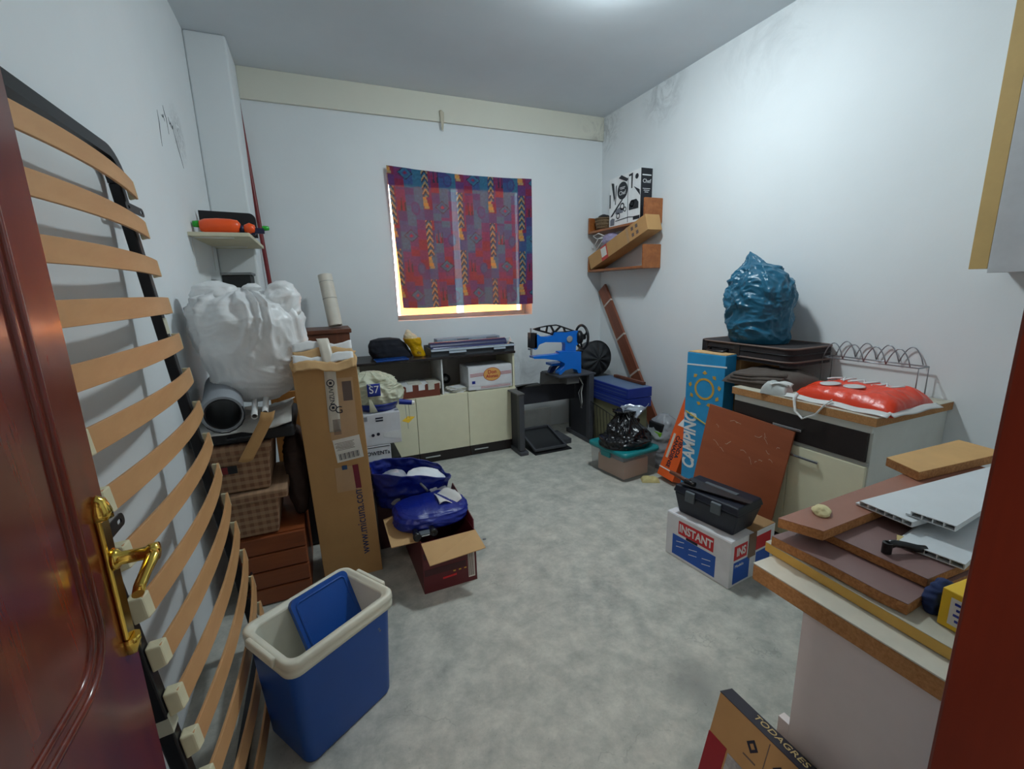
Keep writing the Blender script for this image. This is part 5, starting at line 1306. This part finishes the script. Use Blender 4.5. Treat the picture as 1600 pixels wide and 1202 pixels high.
decal('red_panel', m_ired, isx, (IW + 0.0008, 0.075, 0.18), Y, Z, 0.10, 0.075)
text('INS', 0.060, m_white, isx, (IW + 0.0018, 0.078, 0.18), Y, Z, ax=0.8, bold=0.0015)
decal('blue_panel', m_iblue, isx, (IW + 0.0008, 0.09, 0.072), Y, Z, 0.125, 0.115)
text('Modelo', 0.022, m_white, isx, (IW + 0.0018, 0.07, 0.108), Y, Z)
MB().box(IW + 0.0016, IW + 0.0030, 0.135, 0.195, 0.12, IH + 0.004).build('brown_tape', mat('brown tape', (112, 82, 60), 0.3), isx)
decal('red_panel', m_ired, isx, (IW + 0.0008, 0.26, 0.18), Y, Z, 0.12, 0.075)
decal('blue_panel', m_iblue, isx, (IW + 0.0008, 0.265, 0.072), Y, Z, 0.12, 0.115)
m_tbox = mat('navy black plastic', (22, 26, 40), 0.45, 0, 0.06); m_tgrey = mat('dull grey plastic', (84, 92, 98), 0.5)
tbx = thing('toolbox', 'navy black plastic toolbox with grey latches on the printed carton', 'toolbox', (1.652, 1.712, 0.2495), atan2(-0.38, 0.065))
MB().hexa([(0.02, 0.02, 0), (0.325, 0.02, 0), (0.325, 0.19, 0), (0.02, 0.19, 0)], [(0, 0, 0.118), (0.355, 0, 0.118), (0.355, 0.21, 0.118), (0, 0.21, 0.118)]).build('tub', m_tbox, tbx, bevel=0.008, seg=3)
MB().hexa([(-0.006, -0.006, 0.120), (0.361, -0.006, 0.120), (0.361, 0.216, 0.120), (-0.006, 0.216, 0.120)], [(0.004, 0.004, 0.158), (0.351, 0.004, 0.158), (0.351, 0.206, 0.158), (0.004, 0.206, 0.158)]).build('lid', m_tbox, tbx, bevel=0.008, seg=3)
for x_ in (0.10, 0.245):
    MB().hexa([(x_ - 0.026, -0.014, 0.092), (x_ + 0.026, -0.014, 0.092), (x_ + 0.026, -0.002, 0.092), (x_ - 0.026, -0.002, 0.092)], [(x_ - 0.026, -0.012, 0.146), (x_ + 0.026, -0.012, 0.146), (x_ + 0.026, 0.0, 0.150), (x_ - 0.026, 0.0, 0.150)]).build('latch', m_tgrey, tbx, bevel=0.003)
MB().box(0.09, 0.27, 0.06, 0.15, 0.158, 0.164).build('lid_panel', m_tgrey, tbx, bevel=0.003)
hs = thing('hand_saw', 'old hand saw with a brown handle lying across the toolbox lid', 'saw', (1.64, 1.735, 0.4195), atan2(-0.36, 0.10))
MB().prism([(0.06, 0.0), (0.40, 0.035), (0.40, 0.065), (0.06, 0.11)], 0.0, 0.004, 'Z').build('blade', mat('dark steel', (62, 60, 62), 0.4, 0.4), hs)
MB().tube([(-0.05, 0.085, 0.008), (0.0, 0.07, 0.009), (0.05, 0.05, 0.009), (0.085, 0.05, 0.009)], [0.010, 0.012, 0.011, 0.010], 10).build('handle', m_brown, hs)
MB().tube([(0.07, 0.03, 0.012), (0.13, 0.02, 0.014)], 0.012, 10).build('grip_end', m_blackgl, hs)

# ---- wall cabinet at the right edge
hcab = thing('wall_cabinet', 'grey wall cabinet with ochre edge strip hung on the right wall', 'cabinet', (2.50, 0.30, 1.462))
m_gdoor = mat('grey white laminate', (186, 186, 188), 0.5)
MB().box(0.018, 0.288, 0.0, 0.640, 0.0, 1.15).build('body', m_wlam, hcab)
MB().box(0.0, 0.017, 0.0, 0.318, -0.003, 1.15).build('door', m_gdoor, hcab, bevel=0.002)
MB().box(0.0, 0.017, 0.322, 0.655, -0.003, 1.15).build('door', m_gdoor, hcab, bevel=0.002)
MB().box(0.004, 0.024, 0.657, 0.715, 0.014, 1.15).build('edge_strip', mat('ochre chipboard', (190, 158, 100), 0.7, 0, 0.06), hcab, bevel=0.001)
MB().box(0.024, 0.288, 0.690, 0.708, 0.014, 1.15).build('side_panel', m_wlam, hcab)

# ---- near cabinet with worktop and boards by the doorway
nc = thing('near_cabinet', 'pale base cabinet with thick chipboard worktop next to the doorway', 'cabinet', (0.83, 0.17, 0))
m_pink = mat('pinkish white panel', (226, 217, 216), 0.55, 0, 0.03)
MB().box(0.0, 0.018, 0.0, 0.325, 0.0, 0.809).build('side_panel', m_pink, nc, bevel=0.001)
MB().box(0.018, 0.92, 0.0, 0.012, 0.0, 0.809).build('back_panel', m_pink, nc)
MB().box(0.018, 0.92, 0.305, 0.325, 0.10, 0.809).build('front', m_cream, nc)
MB().box(0.902, 0.92, 0.012, 0.305, 0.0, 0.809).build('side_panel', m_pink, nc)
MB().box(0.002, 0.02, 0.326, 0.350, 0.10, 0.52).build('door_edge', m_pink, nc)
MB().box(-0.015, 0.95, 0.0, 0.432, 0.810, 0.847).build('worktop', m_edge, nc, bevel=0.004)
MB().box(-0.0145, 0.95, 0.0005, 0.4315, 0.8473, 0.850).build('worktop_laminate', mat('cream worktop laminate', (212, 206, 190), 0.4, 0, 0.05, 20), nc)
def slab(name, label, corners, z0, th, mtop, medge, cat='board'):
    t = thing(name, label, cat, (corners[0][0], corners[0][1], z0))
    lo = [(x - corners[0][0], y - corners[0][1]) for x, y in corners]
    MB().prism(lo, 0.0, th - 0.0012, 'Z').build('core', medge, t, bevel=0.001)
    MB().prism([(x * 0.999 + 0.0003, y * 0.999 + 0.0003) for x, y in lo], th - 0.0011, th, 'Z').build('facing', mtop, t)
    return t
m_yedge = mat('yellow edge', (222, 178, 88), 0.6); m_mel = mat('mauve brown melamine', (132, 102, 98), 0.5, 0, 0.06); m_mel2 = mat('reddish melamine', (156, 104, 84), 0.5, 0, 0.06)
m_pedge = speckle('raw particle edge', (154, 100, 56), (208, 148, 90), 140)
slab('yellow_edged_board', 'cream board with a yellow front edge lowest on the near worktop', [(0.862, 0.20), (1.60, 0.20), (1.60, 0.622), (0.877, 0.622)], 0.8515, 0.022, m_ctop, m_yedge)
slab('brown_board', 'mauve-brown board with a broken corner above the yellow-edged board', [(0.953, 0.361), (1.60, 0.335), (1.60, 0.58), (0.873, 0.606), (0.880, 0.493), (0.879, 0.395), (0.884, 0.357)], 0.875, 0.022, m_mel, m_pedge)
slab('brown_board', 'mauve-brown board carrying the black handle on the near worktop', [(0.960, 0.367), (1.58, 0.345), (1.58, 0.535), (0.955, 0.548)], 0.8985, 0.018, m_mel, m_pedge)
slab('reddish_board', 'narrow reddish board strip with a foam crumb at the back of the near worktop', [(0.915, 0.525), (1.62, 0.545), (1.62, 0.625), (0.882, 0.602)], 0.918, 0.022, m_mel2, m_pedge)
slab('pine_offcut', 'pale ochre pine offcut at the far end of the near worktop', [(1.36, 0.575), (1.72, 0.545), (1.74, 0.655), (1.40, 0.668)], 0.9415, 0.024, mat('ochre pine top', (204, 158, 98), 0.6), m_pedge)
fm = MB().sack((0, 0, 0), 0.022, 0.014, 0.016, [(0, 1.0), (0.4, 0.85), (0.8, 0.5), (1, 0.15)], 0.006, 60, 2, 30, 12)
tag(place(fm.build('foam_crumb', mat('pale foam', (224, 210, 160), 0.9)), (0.985, 0.575, 0.9405), 0.6), 'pale foam crumb lying on the narrow reddish board strip', 'foam')
fm = MB().box(-0.018, 0.018, -0.010, 0.010, 0, 0.006)
tag(place(fm.build('foam_piece', mat('yellow foam', (214, 190, 130), 0.9)), (1.055, 0.452, 0.917), 0.5), 'yellow foam piece lying beside the black handle', 'foam')
# white hollow plastic planks
m_pvc = mat('white pvc', (218, 222, 224), 0.35, 0, 0.03)
def pvc(label, c0, ang, w_, L_, z0, cells=5):
    t = thing('pvc_plank', label, 'plastic plank', (c0[0], c0[1], z0), ang, 'white plastic planks on the near worktop')
    th = 0.012
    MB().box(0, L_, 0, w_, 0, 0.0018).build('skin', m_pvc, t); MB().box(0, L_, 0, w_, th - 0.0018, th).build('skin', m_pvc, t)
    for k in range(cells + 1):
        y_ = (w_ - 0.002) * k / cells
        MB().box(0.0, L_, y_, y_ + 0.002, 0.0018, th - 0.0018).build('rib', m_pvc, t)
    MB().box(0, L_, w_, w_ + 0.008, 0, 0.004).build('tongue', m_pvc, t)
    return t
pvc('white hollow plastic plank lowest in the pile by the door jamb', (1.045, 0.352), radians(8), 0.098, 0.55, 0.9185)
pvc('long white hollow plastic plank lying furthest from the door jamb', (1.085, 0.455), radians(-3.5), 0.104, 0.55, 0.942, 6)
pvc('white hollow plastic plank on top of the other two', (1.112, 0.398), radians(5), 0.072, 0.50, 0.9555, 4)
bh = thing('black_lever', 'small black lever handle lying on the brown board', 'lever', (0.985, 0.446, 0.9175))
MB().cyl((0, 0, 0.0), (0, 0, 0.022), 0.0085, 0.0085, 16).build('spindle_end', m_blackgl, bh)
MB().tube([(0, 0, 0.017), (0.015, -0.004, 0.018), (0.032, -0.014, 0.015), (0.048, -0.026, 0.0105), (0.062, -0.033, 0.0085)], [0.008, 0.0075, 0.007, 0.0075, 0.008], 12).build('lever', m_blackgl, bh)
yx = thing('yellow_carton', 'yellow carton with a white label by the door jamb', 'carton', (0.905, 0.243, 0.8745), radians(-4))
MB().box(0, 0.10, 0, 0.085, 0, 0.068).build('body', mat('yellow card', (236, 178, 24), 0.5), yx, bevel=0.002)
decal('label', m_label, yx, (-0.0008, 0.045, 0.034), NY, Z, 0.052, 0.048)
for k in range(4): decal('print_line', m_bluebag, yx, (-0.0018, 0.045, 0.050 - 0.010 * k), NY, Z, 0.040 - 0.006 * (k % 2), 0.004)
tag(place(MB().sack((0, 0, 0), 0.030, 0.013, 0.055, [(0, 1.0), (0.5, 0.95), (0.85, 0.6), (1, 0.2)], 0.010, 22, 3, 40, 24).build('blue_cloth', mat('dark blue cloth', (30, 48, 92), 0.9)), (0.955, 0.345, 0.8745)), 'crumpled dark blue cloth behind the yellow carton', 'cloth')

# ---- tile carton leaning on the near cabinet
tu = Vector((0.235, 0.0, 0.905)).normalized(); tw = Vector((0, -1, 0))
tc_ = thing('tile_carton', 'dark-edged brown tile carton with a red band leaning at the bottom right', 'carton', (0.648, 0.625, 0.012), basis=(tw, tu, tw.cross(tu)))
TW, TL, TT = 0.42, 0.512, 0.040
m_darkcard = mat('dark violet card', (40, 38, 50), 0.4); m_tred = mat('deep red card', (146, 22, 36), 0.45)
MB().box(0, TW, 0, TL - 0.001, -TT, 0.0).build('body', mat('tile carton brown', (178, 138, 90), 0.7), tc_, bevel=0.002)
MB().box(-0.0005, TW, TL - 0.001, TL + 0.0005, -TT - 0.0005, 0.0005).build('dark_edge', m_darkcard, tc_)
decal('red_band', m_tred, tc_, (0.025, 0.205, 0.0008), X, Y, 0.05, 0.41)
decal('picture', mat('grey tile picture', (150, 148, 150), 0.3, 0, 0.5, 40), tc_, (0.235, 0.205, 0.0008), X, Y, 0.36, 0.40)
m_vio = mat('violet grey', (74, 66, 82), 0.4)
for k in range(14):
    put_plate('picture_shape', [[(0, 0), (0.02, 0.012), (0.03, 0.045), (0.008, 0.03)]], 0.001, (m_vio, m_white, m_darkcard)[k % 3], tc_, (0.075 + 0.045 * (k % 5), 0.34 - 0.055 * (k // 5) + 0.01 * (k % 2), 0.0022), X, Y)
for k in range(5):
    x_ = 0.10 + 0.062 * k
    put_plate('symbol', [[(0, 0.016), (0.014, 0), (0, -0.016), (-0.014, 0)]] + ([[(0, 0.008), (0.007, 0), (0, -0.008), (-0.007, 0)]] if k % 2 == 0 else []), 0.001, m_ink, tc_, (x_, TL - 0.045, 0.001), X, Y)
    decal('divider_line', m_dim, tc_, (x_ + 0.031, TL - 0.05, 0.0006), X, Y, 0.0015, 0.085)
    decal('caption_line', m_dim, tc_, (x_, TL - 0.075, 0.0006), X, Y, 0.03, 0.003)
text('TODAGRES', 0.025, mat('gold print', (196, 172, 120), 0.5), tc_, (0.135, TL + 0.0008, -TT / 2 - 0.004), X, (0, 0, -1), ax=0.95)

# ================================================================== MIDDLE: OPEN CARTON WITH BLUE BAGS
m_burg = mat('burgundy card', (92, 28, 34), 0.5, 0, 0.08); m_burg_d = mat('dark burgundy print', (62, 22, 28), 0.5)
wb = thing('wine_carton', 'open burgundy carton with pale inner flaps holding blue bags', 'carton', (0.334, 1.95, 0), radians(1.0))
VW, VD, VH = 0.272, 0.46, 0.275
MB().box(0, VW, 0, VD, 0.0, 0.004).build('bottom', m_burg, wb)
MB().box(0, VW, 0, 0.004, 0.004, VH).build('front', m_burg, wb)
MB().box(0, VW, VD - 0.004, VD, 0.004, VH).build('back', m_burg, wb)
MB().box(0, 0.004, 0.004, VD - 0.004, 0.004, VH).build('side', m_burg, wb)
MB().box(VW - 0.004, VW, 0.004, VD - 0.004, 0.004, VH).build('side', m_burg, wb)
fl = [(0.0, -0.002, VH), (VW, -0.002, VH + 0.004), (VW + 0.022, -0.085, VH - 0.055), (0.018, -0.080, VH - 0.075)]
MB().hexa([(x, y, z - 0.004) for x, y, z in fl][::-1], fl[::-1]).build('flap', m_kraft2, wb, fix=True)
fl = [(-0.002, 0.03, VH - 0.002), (-0.002, VD - 0.10, VH), (-0.125, VD - 0.12, VH - 0.010), (-0.13, 0.06, VH - 0.018)]
MB().hexa([(x, y, z - 0.004) for x, y, z in fl], fl).build('flap', m_kraft2, wb, fix=True)
fl = [(VW + 0.002, 0.02, VH), (VW + 0.002, VD - 0.02, VH), (VW + 0.020, VD - 0.03, VH + 0.075), (VW + 0.012, 0.05, VH + 0.03)]
MB().hexa([(x - 0.004, y, z) for x, y, z in fl], fl).build('flap', m_burg, wb, fix=True)
for k, z_ in enumerate((0.20, 0.155, 0.11)): decal('print_band', (m_burg_d, m_burg)[k % 2], wb, (0.11, -0.0008, z_), X, Z, 0.21, 0.034)
decal('barcode_patch', m_label, wb, (VW - 0.028, -0.0010, 0.105), X, Z, 0.034, 0.16)
for k in range(6): decal('barcode_line', m_dim, wb, (VW - 0.042 + 0.005 * k, -0.0022, 0.105), X, Z, 0.0025, 0.145)
decal('red_print', m_ired, wb, (0.13, -0.0014, 0.062), (1, 0, 0.05), Z, 0.07, 0.010)
for k in range(3): decal('gold_print', m_ochp, wb, (0.155 + 0.028 * k, -0.0014, 0.085), X, Z, 0.012, 0.006)
m_navybag = mat('royal blue film', (14, 32, 124), 0.34, 0, 0.1, 8, 0.3, 30)
lowb = thing('blue_bag', 'royal blue plastic bag lying low in the burgundy carton', 'plastic bag', (0.425, 2.165, 0.281))
MB().sack((0, 0, 0), 0.185, 0.130, 0.082, [(0, 0.92), (0.25, 1.0), (0.6, 1.0), (0.85, 0.92), (1.0, 0.78)], 0.016, 9, 31, 120, 50, 3.2, (0.01, 0), 1.0, 0.0, (-0.10, 0.1)).build('bag_body', m_navybag, lowb)
MB().grid(lambda u, v: (0.05 + 0.12 * u, -0.04 + 0.13 * v, 0.085 + 0.012 * sin(u * 7 + v * 4) + 0.012 * v), 14, 10).build('white_packet', m_wfilm, lowb, solid=0.003)
upb = thing('blue_bag', 'royal blue shopping bag full of white cloth behind the tall carton', 'plastic bag', (0.385, 2.47, 0.0))
def upbag(u, v):
    a = 2 * pi * u; ca, sa = cos(a), sin(a)
    k = (abs(ca) ** 3 + abs(sa) ** 3) ** (-1 / 3)
    rx = 0.205 * (0.86 + 0.16 * v); ry = 0.135 * (0.9 + 0.12 * v)
    z = 0.285 + 0.20 * v - 0.085 * v * max(0, ca) ** 1.2 + 0.03 * v * max(0, -ca)
    q = Vector((ca * 1.2, sa * 1.2, v * 1.4)) * 1.7
    w = (1 - 2.4 * abs(noise.noise(q))) * 0.014 + (1 - 2.4 * abs(noise.noise(q * 2.3))) * 0.007
    return (ca * k * rx + ca * w, sa * k * ry + sa * w - 0.05 + 0.05 * (1 - v), z)
MB().grid(upbag, 110, 36, cu=True).build('bag_wall', m_navybag, upb, solid=0.003)
MB().box(-0.16, 0.16, -0.10, 0.085, 0.280, 0.300).build('bag_floor', m_navybag, upb, bevel=0.008)
MB().sack((0.075, -0.05, 0.30), 0.125, 0.11, 0.155, [(0, 0.95), (0.5, 1.0), (0.8, 0.75), (1.0, 0.2)], 0.014, 9, 6, 70, 44, 2.4, (0, 0), 1.0, 0.0, (-0.15, 0)).build('white_cloth', mat('white linen', (214, 220, 226), 0.85, 0, 0.04), upb)
MB().sack((-0.09, -0.045, 0.305), 0.075, 0.085, 0.165, [(0, 0.95), (0.5, 1.0), (0.85, 0.8), (1.0, 0.3)], 0.012, 12, 8, 50, 34, 2.4).build('clear_packet', film('printed clear film', (186, 192, 204), 0.15, 0.1, 0.2, 0.3), upb)
text('DM', 0.04, m_iblue, upb, (-0.10, -0.137, 0.455), X, (0, 0.4, 1), name='packet_lettering')
MB().tube([(0.02, -0.16, 0.44), (0.03, -0.18, 0.425), (0.05, -0.185, 0.40), (0.065, -0.18, 0.375)], 0.007, 8).build('bag_handle', m_grey, upb)
carton('grey_carton', 'dull dark carton on the floor under the shopping bag', 'carton', (0.19, 2.445, 0), 0, (0.36, 0.25, 0.272), m_burg_d, flap=False)
bn = thing('binoculars', 'small black and grey binoculars on the edge of the burgundy carton', 'binoculars', (0.322, 1.962, 0.279))
for k, (x_, y_) in enumerate(((0.0, 0.0), (0.082, 0.008))):
    MB().lathe([(0.0, 0.004), (0.013, 0.0), (0.019, 0.0), (0.020, 0.016), (0.016, 0.03), (0.014, 0.07), (0.012, 0.072)], (x_, y_, 0.021), 20, 'Y').build('barrel', m_blackgl, bn)
MB().box(0.014, 0.07, 0.012, 0.05, 0.012, 0.028).build('bridge', m_tgrey, bn, bevel=0.005)
MB().box(0.022, 0.060, 0.010, 0.014, 0.016, 0.022).build('bridge_stripe', m_chrome, bn)
for k, (x_, y_) in enumerate(((1.02, 1.87),)):
    tag(place(MB().sack((0, 0, 0), 0.010, 0.008, 0.006, [(0, 1.0), (0.6, 0.9), (1, 0.3)], 0.002, 60, 3, 16, 6).build('pebble', m_grey), (0.764, 2.287, 0.0)), 'tiny dark pebble on the concrete floor', 'pebble')
